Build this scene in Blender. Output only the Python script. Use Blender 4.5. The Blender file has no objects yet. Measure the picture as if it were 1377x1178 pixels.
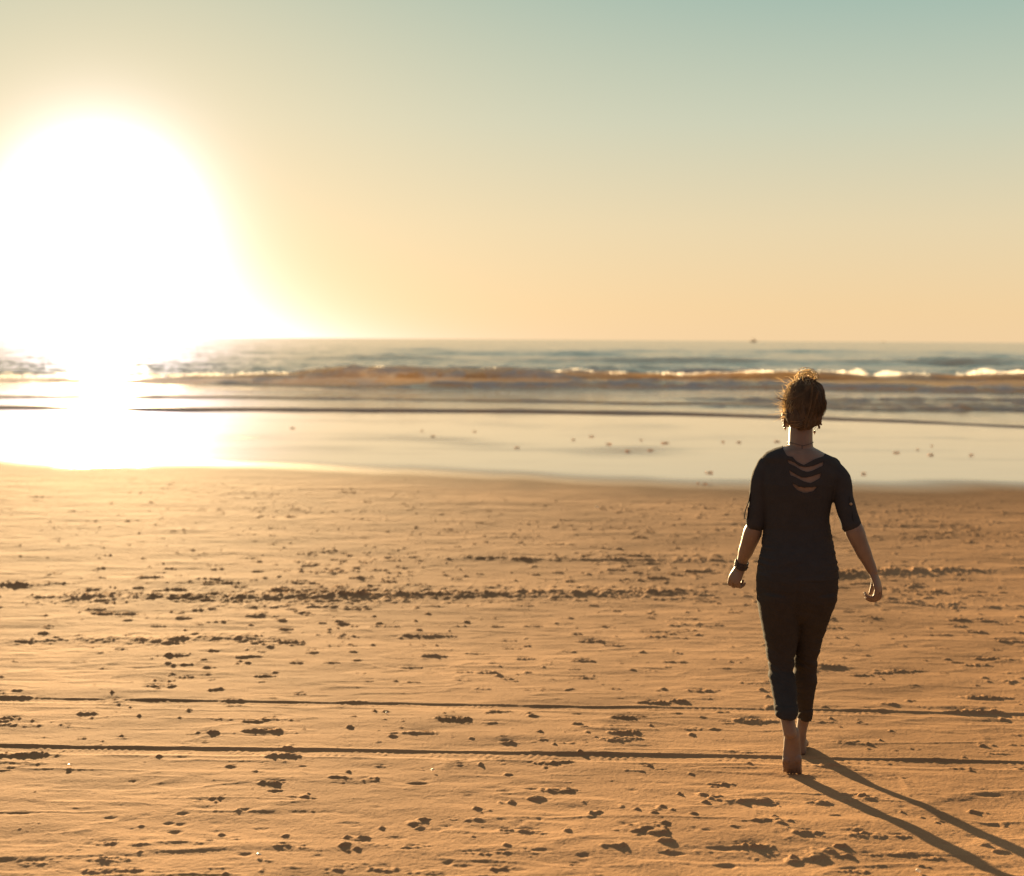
import bpy, bmesh, math, random
import numpy as np
from mathutils import Vector, Matrix

# ------------------------------------------------------------------ camera, sky, sun, exposure
scene = bpy.context.scene
COL = scene.collection
PW, PH = 1377.0, 1178.0            # the photograph's frame
FPX = 1912.0                       # focal length in photograph pixels (50 mm on 36 mm)
CAM_Z = 2.64
PITCH = math.atan(133.2 / FPX)
ROLL = math.radians(0.375)
SUN_AZ = math.atan((140 - 688.5) / FPX)      # negative: left of the view axis
SUN_EL = math.radians(4.4)
EXPOSURE = 2.25

cam_data = bpy.data.cameras.new("camera")
cam_data.lens = 50.0
cam_data.sensor_width = 36.0
cam_data.clip_start = 0.1
cam_data.clip_end = 60000.0
cam_data.dof.use_dof = True
cam_data.dof.focus_distance = 6.08
cam_data.dof.aperture_fstop = 2.6
camera = bpy.data.objects.new("camera", cam_data)
COL.objects.link(camera)
CAM_ROT = Matrix.Rotation(math.pi / 2 - PITCH, 3, 'X') @ Matrix.Rotation(ROLL, 3, 'Z')
camera.matrix_world = Matrix.Translation((0, 0, CAM_Z)) @ CAM_ROT.to_4x4()
scene.camera = camera

scene.view_settings.view_transform = 'Standard'
scene.view_settings.look = 'None'
scene.view_settings.gamma = 1.0
scene.view_settings.use_curve_mapping = False
scene.view_settings.exposure = EXPOSURE
scene.cycles.use_denoising = True
scene.cycles.max_bounces = 6
scene.cycles.sample_clamp_indirect = 6.0
scene.cycles.caustics_reflective = False
scene.cycles.caustics_refractive = False

SUN_DIR = Vector((math.sin(SUN_AZ) * math.cos(SUN_EL), math.cos(SUN_AZ) * math.cos(SUN_EL), math.sin(SUN_EL)))


def nodes_of(mat):
    mat.use_nodes = True
    nt = mat.node_tree
    nt.nodes.clear()
    return nt, nt.nodes, nt.links


def math_node(nt, op, a, b=None, c=None, clamp=False):
    n = nt.nodes.new('ShaderNodeMath')
    n.operation = op
    n.use_clamp = clamp
    for i, v in enumerate((a, b, c)):
        if v is None:
            continue
        if isinstance(v, (int, float)):
            n.inputs[i].default_value = v
        else:
            nt.links.new(v, n.inputs[i])
    return n.outputs[0]


def ramp_node(nt, fac, stops, interp='EASE'):
    n = nt.nodes.new('ShaderNodeValToRGB')
    cr = n.color_ramp
    cr.interpolation = interp
    while len(cr.elements) < len(stops):
        cr.elements.new(0.5)
    for e, (p, c) in zip(cr.elements, stops):
        e.position = p
        e.color = (c[0], c[1], c[2], 1)
    nt.links.new(fac, n.inputs[0])
    return n.outputs[0]


def mix_rgb(nt, fac, a, b, mode='MIX'):
    n = nt.nodes.new('ShaderNodeMix')
    n.data_type = 'RGBA'
    n.blend_type = mode
    n.clamp_factor = True
    for sock, v in ((n.inputs[0], fac), (n.inputs[6], a), (n.inputs[7], b)):
        if isinstance(v, (int, float)):
            sock.default_value = v
        elif isinstance(v, tuple):
            sock.default_value = (v[0], v[1], v[2], 1)
        else:
            nt.links.new(v, sock)
    return n.outputs[2]


def srgb(r, g, b):
    f = lambda c: (c / 255 / 12.92) if c / 255 <= 0.04045 else ((c / 255 + 0.055) / 1.055) ** 2.4
    return (f(r), f(g), f(b))


def sky_col(r, g, b, k=1.0):
    e = k / (2 ** EXPOSURE)
    return tuple(c * e for c in srgb(r, g, b))


world = bpy.data.worlds.new("World")
scene.world = world
world.use_nodes = True
wt = world.node_tree
wt.nodes.clear()
w_out = wt.nodes.new('ShaderNodeOutputWorld')
w_bg = wt.nodes.new('ShaderNodeBackground')
w_bg.inputs['Strength'].default_value = 0.1
sky = wt.nodes.new('ShaderNodeTexSky')
sky.sky_type = 'NISHITA'
sky.sun_disc = False
sky.sun_elevation = SUN_EL
sky.sun_rotation = SUN_AZ
sky.air_density = 1.0
sky.dust_density = 1.5
sky.ozone_density = 2.0
tc = wt.nodes.new('ShaderNodeTexCoord')
sepd = wt.nodes.new('ShaderNodeSeparateXYZ')
wt.links.new(tc.outputs['Generated'], sepd.inputs[0])
dz = sepd.outputs[2]
el = math_node(wt, 'MULTIPLY', math_node(wt, 'ARCSINE', dz), 180 / math.pi)      # elevation in degrees
el0 = math_node(wt, 'MAXIMUM', el, 0.0)
# angle from the sun
vdot = wt.nodes.new('ShaderNodeVectorMath')
vdot.operation = 'DOT_PRODUCT'
wt.links.new(tc.outputs['Generated'], vdot.inputs[0])
vdot.inputs[1].default_value = SUN_DIR
ang = math_node(wt, 'MULTIPLY', math_node(wt, 'ARCCOSINE', math_node(wt, 'MINIMUM', vdot.outputs['Value'], 0.9999999)), 180 / math.pi)
# clear sunset sky by elevation
up = math_node(wt, 'DIVIDE', el0, 90.0)
base = ramp_node(wt, up, [
    (0.0, sky_col(241, 208, 162)),
    (1.2 / 90, sky_col(240, 208, 160)),
    (4.5 / 90, sky_col(228, 210, 172)),
    (8.5 / 90, sky_col(199, 204, 181)),
    (13.5 / 90, sky_col(156, 184, 172)),
    (28.0 / 90, sky_col(140, 160, 160)),
    (1.0, sky_col(142, 150, 156)),
], 'LINEAR')
# the half of the sky behind the camera is a dimmer, rosier dusk
behind = math_node(wt, 'MULTIPLY_ADD', sepd.outputs[1], -1.6, 0.25, clamp=True)
base = mix_rgb(wt, behind, base, sky_col(146, 134, 136))
# glow round the sun: white core, warm skirt, a band hugging the horizon
# low haze spreads the glow sideways along the horizon
spread = math_node(wt, 'MULTIPLY_ADD', math_node(wt, 'EXPONENT', math_node(wt, 'DIVIDE', el0, -2.2)), 1.55, 1.0)
ang_low = math_node(wt, 'DIVIDE', ang, spread)
def glow(k, width, power=1.0, a=None):
    t = math_node(wt, 'DIVIDE', a if a is not None else ang, width)
    if power != 1.0:
        t = math_node(wt, 'POWER', t, power)
    return math_node(wt, 'MULTIPLY', math_node(wt, 'EXPONENT', math_node(wt, 'MULTIPLY', t, -1.0)), k)
E0 = 1 / (2 ** EXPOSURE)
core = glow(8.0 * E0, 1.51, 1.2, ang_low)
core2 = glow(14.0 * E0, 1.2, 1.5)
skirt = glow(0.05 * E0, 14.0, 1.5)
warm = glow(0.68, 14.0, 1.5)
hug = math_node(wt, 'MULTIPLY', glow(0.22 * E0, 12.0, 2.0), math_node(wt, 'EXPONENT', math_node(wt, 'MULTIPLY', el0, -0.62)))
def tinted(val, col):
    return mix_rgb(wt, 1.0, val, col, 'MULTIPLY')
def add(a, b):
    return mix_rgb(wt, 1.0, a, b, 'ADD')
base = mix_rgb(wt, warm, base, tuple(c * E0 for c in (0.82, 0.67, 0.425)))
total = add(base, tinted(core, (1.0, 0.88, 1.06)))
total = add(total, tinted(core2, (1.0, 0.93, 0.78)))
total = add(total, tinted(skirt, (1.0, 0.62, 0.35)))
total = add(total, tinted(hug, (1.0, 0.93, 0.95)))
# scale into the Background's strength, and let the physical sky carry part of it
gain = wt.nodes.new('ShaderNodeVectorMath')
gain.operation = 'SCALE'
wt.links.new(total, gain.inputs[0])
gain.inputs['Scale'].default_value = 10.0
SKY_MIX = 0.015
total = mix_rgb(wt, SKY_MIX, gain.outputs[0], sky.outputs[0])
wt.links.new(total, w_bg.inputs['Color'])
wt.links.new(w_bg.outputs[0], w_out.inputs[0])

sun_data = bpy.data.lights.new("sun", 'SUN')
sun_data.energy = 5.0
sun_data.angle = math.radians(0.5)
sun_data.color = (1.0, 0.70, 0.36)
sun = bpy.data.objects.new("sun", sun_data)
COL.objects.link(sun)
sun.rotation_euler = (-SUN_DIR).to_track_quat('-Z', 'Y').to_euler()

# ------------------------------------------------------------------ helpers
def link(o, parent=None):
    COL.objects.link(o)
    if parent is not None:
        o.parent = parent
    return o


def tag(o, label=None, cat=None, group=None, kind=None):
    for k, v in (('label', label), ('category', cat), ('group', group), ('kind', kind)):
        if v:
            o[k] = v
    return o


def grid_mesh(name, P, mat, closed=False):
    """P: rows x cols x 3 array -> a quad sheet."""
    nr, nc = P.shape[:2]
    me = bpy.data.meshes.new(name)
    me.vertices.add(nr * nc)
    me.vertices.foreach_set('co', P.astype(np.float32).ravel())
    idx = np.arange(nr * nc, dtype=np.int32).reshape(nr, nc)
    q = np.stack([idx[:-1, :-1], idx[:-1, 1:], idx[1:, 1:], idx[1:, :-1]], -1).reshape(-1, 4)
    n = len(q)
    me.loops.add(n * 4)
    me.loops.foreach_set('vertex_index', q.ravel())
    me.polygons.add(n)
    me.polygons.foreach_set('loop_start', np.arange(0, n * 4, 4, dtype=np.int32))
    me.polygons.foreach_set('loop_total', np.full(n, 4, dtype=np.int32))
    me.polygons.foreach_set('use_smooth', np.ones(n, dtype=bool))
    me.update(calc_edges=True)
    me.validate()
    if mat:
        me.materials.append(mat)
    return me


def set_attr(me, name, arr):
    a = me.attributes.new(name, 'FLOAT', 'POINT')
    a.data.foreach_set('value', np.asarray(arr, dtype=np.float32).ravel())


def _hash(ix, iy, seed):
    h = (ix.astype(np.int64) * 374761393 + iy.astype(np.int64) * 668265263 + seed * 974634777) & 0xFFFFFFFF
    h = ((h ^ (h >> 13)) * 1274126177) & 0xFFFFFFFF
    h = h ^ (h >> 16)
    return (h & 0xFFFF).astype(np.float32) / 65535.0


def vnoise(x, y, seed=0):
    """value noise, 0..1"""
    x = np.asarray(x, dtype=np.float64)
    y = np.asarray(y, dtype=np.float64)
    fx, fy = np.floor(x), np.floor(y)
    tx, ty = (x - fx).astype(np.float32), (y - fy).astype(np.float32)
    ix, iy = fx.astype(np.int64), fy.astype(np.int64)
    tx = tx * tx * (3 - 2 * tx)
    ty = ty * ty * (3 - 2 * ty)
    a, b = _hash(ix, iy, seed), _hash(ix + 1, iy, seed)
    c, d = _hash(ix, iy + 1, seed), _hash(ix + 1, iy + 1, seed)
    return (a * (1 - tx) + b * tx) * (1 - ty) + (c * (1 - tx) + d * tx) * ty


def fbm(x, y, seed=0, octaves=3, gain=0.5):
    s, amp, tot = 0, 1.0, 0
    for i in range(octaves):
        s = s + amp * vnoise(x * (2 ** i) + 17.3 * i, y * (2 ** i) - 9.1 * i, seed + i * 31)
        tot += amp
        amp *= gain
    return s / tot


def sstep(e0, e1, x):
    t = np.clip((x - e0) / (e1 - e0), 0, 1)
    return t * t * (3 - 2 * t)


# beach profile: steep in front, flattening towards the sea
_py = np.arange(-6, 400, 0.02)
_sl = np.where(_py < 7.5, 0.085, 0.0065 + 0.0785 * np.exp(-(np.maximum(_py, 7.5) - 7.5) / 5.5))
_sl = np.where(_py > 60, 0.02, _sl)
_pz = -np.cumsum(_sl) * 0.02
_pz = _pz - np.interp(6.2, _py, _pz) + (CAM_Z - 1.857)


def ground_z(y):
    return np.interp(y, _py, _pz)


def ray(px, py):
    v = CAM_ROT @ Vector(((px - PW / 2) / FPX, -(py - PH / 2) / FPX, -1.0))
    return v


def at_depth(px, py, y):
    v = ray(px, py)
    t = y / v.y
    return Vector((v.x * t, y, CAM_Z + v.z * t))


_uy = np.geomspace(2.5, 300, 4000)


def on_ground(px, py):
    v = ray(px, py)
    z = CAM_Z + v.z / v.y * _uy - ground_z(_uy)
    i = int(np.argmax(z <= 0))
    if i == 0:
        return None
    y0, y1, z0, z1 = _uy[i - 1], _uy[i], z[i - 1], z[i]
    y = y0 + (y1 - y0) * z0 / (z0 - z1)
    return Vector((v.x / v.y * y, y, float(ground_z(y))))
# ------------------------------------------------------------------ the beach (one sheet of sand, dry to wet)
APEX = 3.0                                     # the grid fans out from a point behind the camera


def sand_material():
    m = bpy.data.materials.new("sand")
    nt, N, L = nodes_of(m)
    out = N.new('ShaderNodeOutputMaterial')
    b = N.new('ShaderNodeBsdfPrincipled')
    geo = N.new('ShaderNodeNewGeometry')
    wet = N.new('ShaderNodeAttribute'); wet.attribute_name = 'wet'
    damp = N.new('ShaderNodeAttribute'); damp.attribute_name = 'damp'
    big = N.new('ShaderNodeTexNoise'); big.inputs['Scale'].default_value = 1.3; big.inputs['Detail'].default_value = 4
    fine = N.new('ShaderNodeTexNoise'); fine.inputs['Scale'].default_value = 420; fine.inputs['Detail'].default_value = 2
    grain = N.new('ShaderNodeTexNoise'); grain.inputs['Scale'].default_value = 90; grain.inputs['Detail'].default_value = 3
    for n in (big, fine, grain):
        L.new(geo.outputs['Position'], n.inputs['Vector'])
    dry = ramp_node(nt, big.outputs[0], [(0.3, (0.308, 0.179, 0.093)), (0.7, (0.396, 0.232, 0.121))])
    area = N.new('ShaderNodeTexNoise'); area.inputs['Scale'].default_value = 0.28; area.inputs['Detail'].default_value = 3
    L.new(geo.outputs['Position'], area.inputs['Vector'])
    dry = mix_rgb(nt, 1.0, dry, ramp_node(nt, area.outputs[0], [(0.35, (0.88, 0.87, 0.86)), (0.65, (1.06, 1.06, 1.06))]), 'MULTIPLY')
    g = ramp_node(nt, fine.outputs[0], [(0.3, (0.72, 0.70, 0.68)), (0.7, (1.18, 1.18, 1.18))])
    c = mix_rgb(nt, 1.0, dry, g, 'MULTIPLY')
    c = mix_rgb(nt, damp.outputs['Fac'], c, (0.115, 0.070, 0.042))
    L.new(c, b.inputs['Base Color'])
    rough = math_node(nt, 'MULTIPLY_ADD', wet.outputs['Fac'], -0.88, 0.93, clamp=True)
    L.new(math_node(nt, 'MAXIMUM', rough, 0.05), b.inputs['Roughness'])
    spec = math_node(nt, 'MULTIPLY_ADD', wet.outputs['Fac'], 0.488, 0.012)
    L.new(spec, b.inputs['Specular IOR Level'])
    L.new(mix_rgb(nt, wet.outputs['Fac'], (1.0, 0.72, 0.42), (1.0, 1.0, 1.0)), b.inputs['Specular Tint'])
    L.new(math_node(nt, 'MULTIPLY', wet.outputs['Fac'], 0.85), b.inputs['Coat Weight'])
    b.inputs['Coat IOR'].default_value = 1.33
    b.inputs['Coat Roughness'].default_value = 0.05
    bump = N.new('ShaderNodeBump')
    bump.inputs['Distance'].default_value = 0.0035
    L.new(math_node(nt, 'MULTIPLY_ADD', wet.outputs['Fac'], -0.62, 0.62, clamp=True), bump.inputs['Strength'])
    h = math_node(nt, 'MULTIPLY_ADD', fine.outputs[0], 0.35, grain.outputs[0])
    L.new(h, bump.inputs['Height'])
    # slow ripples in the film of water
    rip = N.new('ShaderNodeTexNoise'); rip.inputs['Scale'].default_value = 1.0; rip.inputs['Detail'].default_value = 3
    mp = N.new('ShaderNodeMapping'); mp.inputs['Scale'].default_value = (0.5, 2.2, 1.0)
    L.new(geo.outputs['Position'], mp.inputs['Vector']); L.new(mp.outputs[0], rip.inputs['Vector'])
    bump2 = N.new('ShaderNodeBump'); bump2.inputs['Distance'].default_value = 0.004
    L.new(math_node(nt, 'MULTIPLY', wet.outputs['Fac'], 0.9), bump2.inputs['Strength'])
    L.new(rip.outputs[0], bump2.inputs['Height']); L.new(bump.outputs[0], bump2.inputs['Normal'])
    L.new(bump2.outputs[0], b.inputs['Normal']); L.new(bump2.outputs[0], b.inputs['Coat Normal'])
    L.new(b.outputs[0], out.inputs[0])
    return m


# marks seen in the sand, read off 345-pixel-wide tiles of the photograph (x, y, width, height in quarter pixels)
F1 = [(590,85,150,35),(815,12,110,25),(50,183,110,40),(120,218,220,20),(350,215,70,20),(470,158,90,28),(620,147,35,12),(250,280,40,12),(428,290,80,14),(650,287,80,12),(180,190,25,22),(1112,263,115,35),(1100,310,40,12),(1025,268,60,10),(1240,115,80,12),(1170,190,30,12),(1220,192,50,10),(1340,203,100,30),(1330,255,110,25),(150,380,230,50),(180,424,130,15),(40,460,90,22),(850,388,30,25),(1240,440,55,25),(830,368,60,12),(900,360,60,10),(1000,350,60,15),(1240,85,90,20),(90,70,200,16),(190,75,90,16),(560,855,130,30),(750,860,110,22),(1130,838,60,22),(1060,855,100,14),(1250,832,90,14),(585,940,200,38),(190,962,120,22),(320,945,130,14),(540,1000,190,25),(650,1020,60,20),(715,1000,70,38),(1180,985,100,14),(850,1005,80,20),(940,995,90,15),(1020,1010,60,14),(1135,620,30,22),(1187,620,35,25),(1070,635,60,12),(150,752,14,12),(180,745,14,12),(212,752,16,14),(1160,685,20,10),(265,800,18,10),(815,930,18,10)]
P1 = [(130,690,190,20),(600,716,70,22),(780,706,100,10),(985,700,60,22),(910,746,60,20),(970,750,65,20),(945,790,80,30),(1105,668,70,8),(1315,680,60,22),(1290,703,60,8),(770,835,50,12),(480,855,60,16),(250,848,180,8),(30,945,80,14),(1320,912,75,28),(1240,945,90,10),(270,980,90,10),(900,622,120,8),(220,645,70,8),(1160,745,80,8),(1160,788,60,8),(40,823,60,8),(980,392,90,10),(550,486,110,8),(720,520,50,12),(1110,890,100,6)]
F2 = [(225,50,70,24),(350,36,25,12),(80,72,50,12),(60,190,140,30),(200,196,50,14),(75,255,150,45),(1045,195,190,42),(730,262,80,14),(880,263,180,28),(1300,145,150,28),(1280,213,110,14),(1320,285,60,14),(1345,315,100,30),(655,310,45,14),(165,390,170,45),(1050,412,110,18),(665,438,65,24),(890,456,30,16),(85,533,150,42),(105,572,90,22),(600,520,110,25),(500,92,160,12),(1090,435,50,14),(1110,395,50,20),(550,822,140,32),(450,832,70,10),(620,858,130,14),(140,870,110,36),(245,880,30,28),(830,875,90,28),(905,865,70,18),(1335,780,80,28),(1230,908,70,28),(1320,900,90,30),(1150,902,60,14),(1290,988,130,45),(685,990,150,30),(490,968,60,12),(440,995,60,26),(370,1008,60,14),(900,1005,160,25),(830,1010,60,20),(1045,725,60,14),(1180,728,120,16),(65,948,50,16),(510,965,200,12),(220,985,110,10)]
P2 = [(865,530,110,25),(905,508,60,12),(970,600,100,10),(1145,593,60,14),(650,660,70,8),(240,688,120,14),(380,685,120,10),(500,692,130,8),(500,745,100,14),(530,758,80,14),(970,778,60,16),(1020,756,60,14),(1310,728,80,12),(755,822,100,16),(330,922,60,14),(1110,970,110,24),(1025,955,60,20),(30,775,70,12),(80,457,140,10),(1340,570,90,12),(550,620,70,8),(1250,553,120,8),(710,752,70,8)]
F3 = [(70,33,35,12),(540,25,50,14),(575,40,50,12),(1000,38,150,26),(1085,33,60,14),(760,98,130,35),(880,92,100,40),(570,75,40,10),(1030,78,80,14),(650,63,80,10),(590,180,130,28),(680,175,60,24),(540,222,110,14),(380,235,70,14),(595,262,170,40),(580,300,200,28),(1290,195,200,40),(1150,205,90,20),(1070,240,70,16),(940,232,170,14),(160,302,55,14),(300,318,90,20),(455,288,60,14),(385,312,40,12),(120,355,40,14),(1150,358,160,12),(1255,367,90,14),(990,402,240,22),(1340,130,60,20),(190,420,130,35),(270,415,90,20),(40,410,70,14),(715,437,70,26),(790,452,50,10),(640,462,90,10),(250,567,190,42),(1120,533,95,36),(1075,545,40,22),(1085,600,80,22),(290,522,40,10),(170,35,60,10),(1290,868,150,60),(1220,868,80,36),(75,785,120,40),(150,797,60,18),(330,962,90,26),(412,687,28,18),(450,1022,50,14),(70,893,50,14)]
P3 = [(100,558,80,16),(635,563,60,12),(825,525,100,8),(970,535,140,8),(950,443,80,10),(345,655,110,6),(200,702,90,8),(425,713,40,12),(435,797,60,8),(45,735,60,18),(145,718,30,14),(600,748,70,20),(555,765,60,8),(975,776,60,14),(1045,786,80,18),(1225,780,70,10),(1120,698,70,8),(1330,700,30,10),(520,852,60,10),(690,835,120,8),(165,888,120,22),(380,912,75,24),(380,942,80,14),(850,903,130,34),(1145,962,95,42),(1140,878,180,30),(940,960,80,10),(870,975,50,8),(440,975,80,16),(490,962,60,10),(30,990,80,20),(1080,900,60,12),(960,876,90,12),(985,573,60,6)]
F4 = [(1180,72,240,36),(1285,75,60,20),(650,110,110,26),(580,138,110,16),(1100,150,280,40),(1225,125,60,10),(320,203,110,18),(245,198,40,10),(520,210,40,8),(1310,180,70,12),(1270,208,70,12),(1090,212,60,14),(435,308,160,18),(575,357,90,8),(650,257,35,12),(1320,270,120,10),(1365,330,30,14),(1150,360,60,10),(1240,370,90,16),(320,437,170,36),(460,460,60,14),(500,450,50,10),(1030,447,140,26),(1110,450,110,26),(1195,447,50,10),(890,400,60,10),(260,635,130,34),(500,600,60,45),(550,612,90,24),(400,593,130,20),(940,735,60,28),(215,805,150,40),(470,782,100,18),(520,818,200,28),(700,822,100,28),(560,917,90,30),(690,912,140,18),(745,897,30,14),(885,935,80,30),(455,1000,150,40),(660,1000,80,10),(940,853,70,16),(780,10,40,14),(870,70,30,8),(690,500,90,14)]
P4 = [(1290,560,100,10),(1210,592,140,20),(1180,568,120,8),(115,865,70,8),(60,808,40,10),(700,683,30,8),(1100,815,80,14),(1250,825,110,10),(1220,750,140,14),(730,657,70,10),(550,752,30,8),(910,590,90,10)]
F5 = [(520,146,80,14),(790,148,70,26),(720,160,70,10),(80,185,170,30),(270,176,200,10),(490,210,120,22),(240,253,110,14),(430,250,90,22),(950,208,140,26),(850,248,90,18),(1080,250,400,16),(1030,275,90,16),(1125,180,90,16),(1210,172,70,12),(1280,195,80,20),(580,282,80,20),(510,315,90,20),(560,338,160,30),(680,340,150,30),(685,375,60,18),(955,335,90,22),(980,362,80,22),(145,300,35,16),(390,300,110,12),(240,350,50,12),(290,380,40,16),(830,405,80,16),(240,445,60,26),(290,445,30,8),(435,457,60,14),(120,490,110,28),(270,480,60,16),(690,455,50,14),(760,482,130,22),(840,490,60,26),(880,487,40,14),(1140,472,140,18),(960,478,90,18),(1200,460,90,14),(640,530,70,22),(950,567,95,34),(420,598,85,16),(1045,590,30,12),(1070,608,35,12),(1060,622,50,10),(1118,622,30,8),(225,638,40,14),(180,640,30,8),(740,637,50,10),(85,595,35,8),(1110,665,70,14),(1000,678,80,20),(940,679,50,10),(785,697,50,14),(860,697,80,20),(628,688,35,8),(510,715,30,8),(820,728,120,28),(1070,398,35,10),(15,300,30,12),(15,410,30,14),(1370,465,40,18),(540,550,30,12),(800,360,40,12)]
P5 = [(1180,545,200,8),(240,600,200,6),(620,615,170,6),(310,537,110,8),(120,355,250,8)]
F6 = [(310,77,60,10),(370,118,230,16),(370,98,30,8),(460,113,50,12),(215,162,100,8),(560,150,120,20),(690,168,60,12),(830,132,40,14),(770,138,40,14),(1020,130,50,16),(1080,152,70,16),(860,185,120,16),(1265,183,80,12),(130,215,130,50),(250,225,130,30),(400,225,150,40),(540,240,180,60),(600,210,100,20),(850,238,300,22),(1170,232,200,16),(750,268,100,16),(545,315,170,24),(185,315,50,18),(70,315,60,14),(390,325,90,16),(25,345,50,12),(100,352,40,10),(460,395,100,30),(520,410,40,22),(600,358,30,10),(680,410,150,16),(860,430,40,14),(920,460,240,24),(825,507,30,10),(890,507,35,10),(965,400,40,12),(1290,408,70,14),(1340,482,80,16),(1345,523,60,14),(955,567,120,34),(890,583,50,16),(815,592,40,12),(830,625,110,16),(1000,628,100,10),(955,657,50,12),(1110,650,90,14),(1190,553,120,14),(1270,605,70,14),(1240,655,120,24),(1340,690,80,24),(1100,695,90,12),(840,707,60,14),(790,722,60,10),(600,702,45,16),(400,603,115,22),(225,602,75,18),(240,660,45,8),(540,657,30,8),(300,715,30,8),(40,673,110,26),(170,495,100,45),(90,485,70,20),(20,490,80,18),(350,525,30,14),(390,512,20,12),(445,512,18,12),(300,532,25,10),(600,463,30,8),(150,440,60,12),(150,422,90,10),(550,555,30,6),(350,752,30,10),(1220,745,100,14),(220,733,30,8),(1140,355,30,8),(1150,298,50,12),(950,298,120,10)]
F7 = [(190,18,50,12),(50,48,90,30),(240,42,90,10),(540,48,80,12),(690,15,60,18),(600,85,50,12),(680,107,80,10),(545,105,90,20),(440,100,80,10),(470,135,45,12),(390,135,40,10),(770,150,120,26),(840,128,70,18),(690,160,80,14),(945,112,70,12),(1100,53,100,14),(1120,180,70,14),(640,192,40,10),(30,193,70,10),(1010,240,120,14),(1020,272,100,20),(240,265,60,14),(360,268,60,12),(60,295,120,14),(430,294,60,12),(600,298,80,10),(815,308,60,8),(80,340,50,10),(545,368,20,10),(290,387,70,8),(120,406,120,16),(490,407,50,20),(345,450,80,20),(450,437,40,12),(415,488,120,22),(540,510,110,24),(780,467,110,26),(750,433,160,16),(840,448,60,14),(930,470,55,14),(970,455,70,24),(885,438,60,12),(1020,405,80,12),(1105,403,70,18),(870,470,60,12),(20,523,45,20),(10,483,40,16),(300,542,80,16),(370,582,75,14),(60,585,110,20),(220,580,30,10),(650,568,40,12),(580,605,25,12),(860,600,130,22),(340,637,80,10),(385,682,120,18),(430,668,30,16),(1130,636,50,10),(1045,640,35,8),(1130,690,35,8),(1300,712,150,14),(1345,705,50,22),(210,687,35,10),(545,743,60,12),(960,752,110,14),(1085,748,60,14),(1185,335,50,16),(1265,295,70,14),(1300,365,60,10),(1230,230,60,10),(1305,425,35,10),(450,700,20,10),(590,710,25,8),(70,750,40,10),(15,700,30,14),(930,365,120,10),(840,378,60,8)]
P7 = [(810,640,210,6),(1200,655,150,8)]
F8 = [(770,152,60,12),(760,190,140,20),(870,222,110,16),(410,215,70,14),(700,280,180,14),(790,285,120,26),(880,297,40,10),(1040,257,55,12),(1155,222,80,10),(1215,242,70,14),(1200,268,80,8),(1030,303,100,16),(1200,302,90,14),(1345,297,50,12),(950,268,60,8),(1350,250,50,12),(450,325,90,12),(720,327,90,6),(560,363,90,20),(620,350,30,8),(345,417,90,26),(1040,375,110,30),(1010,405,90,20),(1170,382,110,24),(1260,395,100,14),(1115,438,90,26),(1130,465,80,8),(1300,488,180,26),(930,450,130,14),(970,462,40,10),(1230,532,70,16),(930,525,120,10),(1170,580,120,30),(1300,583,140,14),(1005,600,80,18),(1125,618,110,24),(350,625,120,24),(320,592,60,8),(490,668,110,22),(610,655,90,20),(710,650,190,26),(780,648,80,24),(940,660,45,16),(1360,653,50,10),(1270,660,100,8),(780,725,55,16),(690,718,25,8),(880,716,25,8),(1130,707,30,8),(400,703,40,8),(325,542,30,8),(640,497,20,8),(780,402,40,8),(1350,440,60,14),(1080,452,120,6),(1290,438,40,10),(850,590,50,14),(330,652,60,8)]
P8 = [(1140,657,400,8)]
# farther marks, photograph pixels
FAR = [(468,662,25,3),(531,662,15,2),(358,670,8,2),(396,685,14,3),(390,695,18,4),(367,710,28,3),(300,651,8,4),(228,652,12,3),(598,691,20,3),(622,690,12,2),(558,709,12,3),(496,700,12,2),(440,705,16,2),(173,733,15,3),(187,734,10,2),(258,740,12,4),(337,750,25,2.5),(346,768,18,4),(421,759,20,3),(449,768,35,4),(524,753,15,3),(651,750,80,3),(551,768,15,3),(200,776,32,7),(130,776,22,4),(300,783,45,5),(175,700,20,2),(90,711,20,2),(225,652,7,3),(240,668,7,2),(255,672,7,2),(313,657,7,2),(330,663,7,2),(345,667,8,2),(400,681,8,2),(420,684,8,2),(880,656,12,3),(902,659,10,2),(1207,731,14,2),(720,700,12,2),(760,711,12,2),(700,722,30,3),(860,723,18,4),(905,739,14,3),(735,746,24,3),(790,746,14,2),(840,746,20,3),(980,720,18,2),(1165,712,10,2),(1216,711,12,2),(1330,702,14,2),(1255,720,10,2),(1300,730,10,2),(1345,745,18,2)]
# long tracks: photograph pixels, groove half width (m), depth
TYRES = [([(-200,934),(0,938),(345,942),(690,947.5),(1035,952.5),(1377,960),(1600,966)], 0.080, 0.0072),
         ([(-200,998),(0,1001.5),(345,1006),(690,1010.5),(1035,1016.5),(1377,1023.5),(1600,1029)], 0.090, 0.0082)]
CHURNED = [([(40,803),(200,801),(345,802),(560,799),(800,797),(980,795)], 0.16, 0.020),
           ([(1040,777),(1127,771),(1200,768.5),(1290,766.5),(1344,769)], 0.11, 0.030),
           ([(-100,787),(0,786.5),(95,784)], 0.12, 0.018),
           ([(-60,862),(60,861),(200,860),(400,858)], 0.09, 0.010),
           ([(590,749.5),(690,751),(860,753),(1000,754)], 0.10, 0.010)]
WET_EDGE = [(-400,614),(0,617),(135,622),(270,624),(410,629),(690,641),(900,652),(1100,656),(1377,656),(1800,657)]


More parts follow.
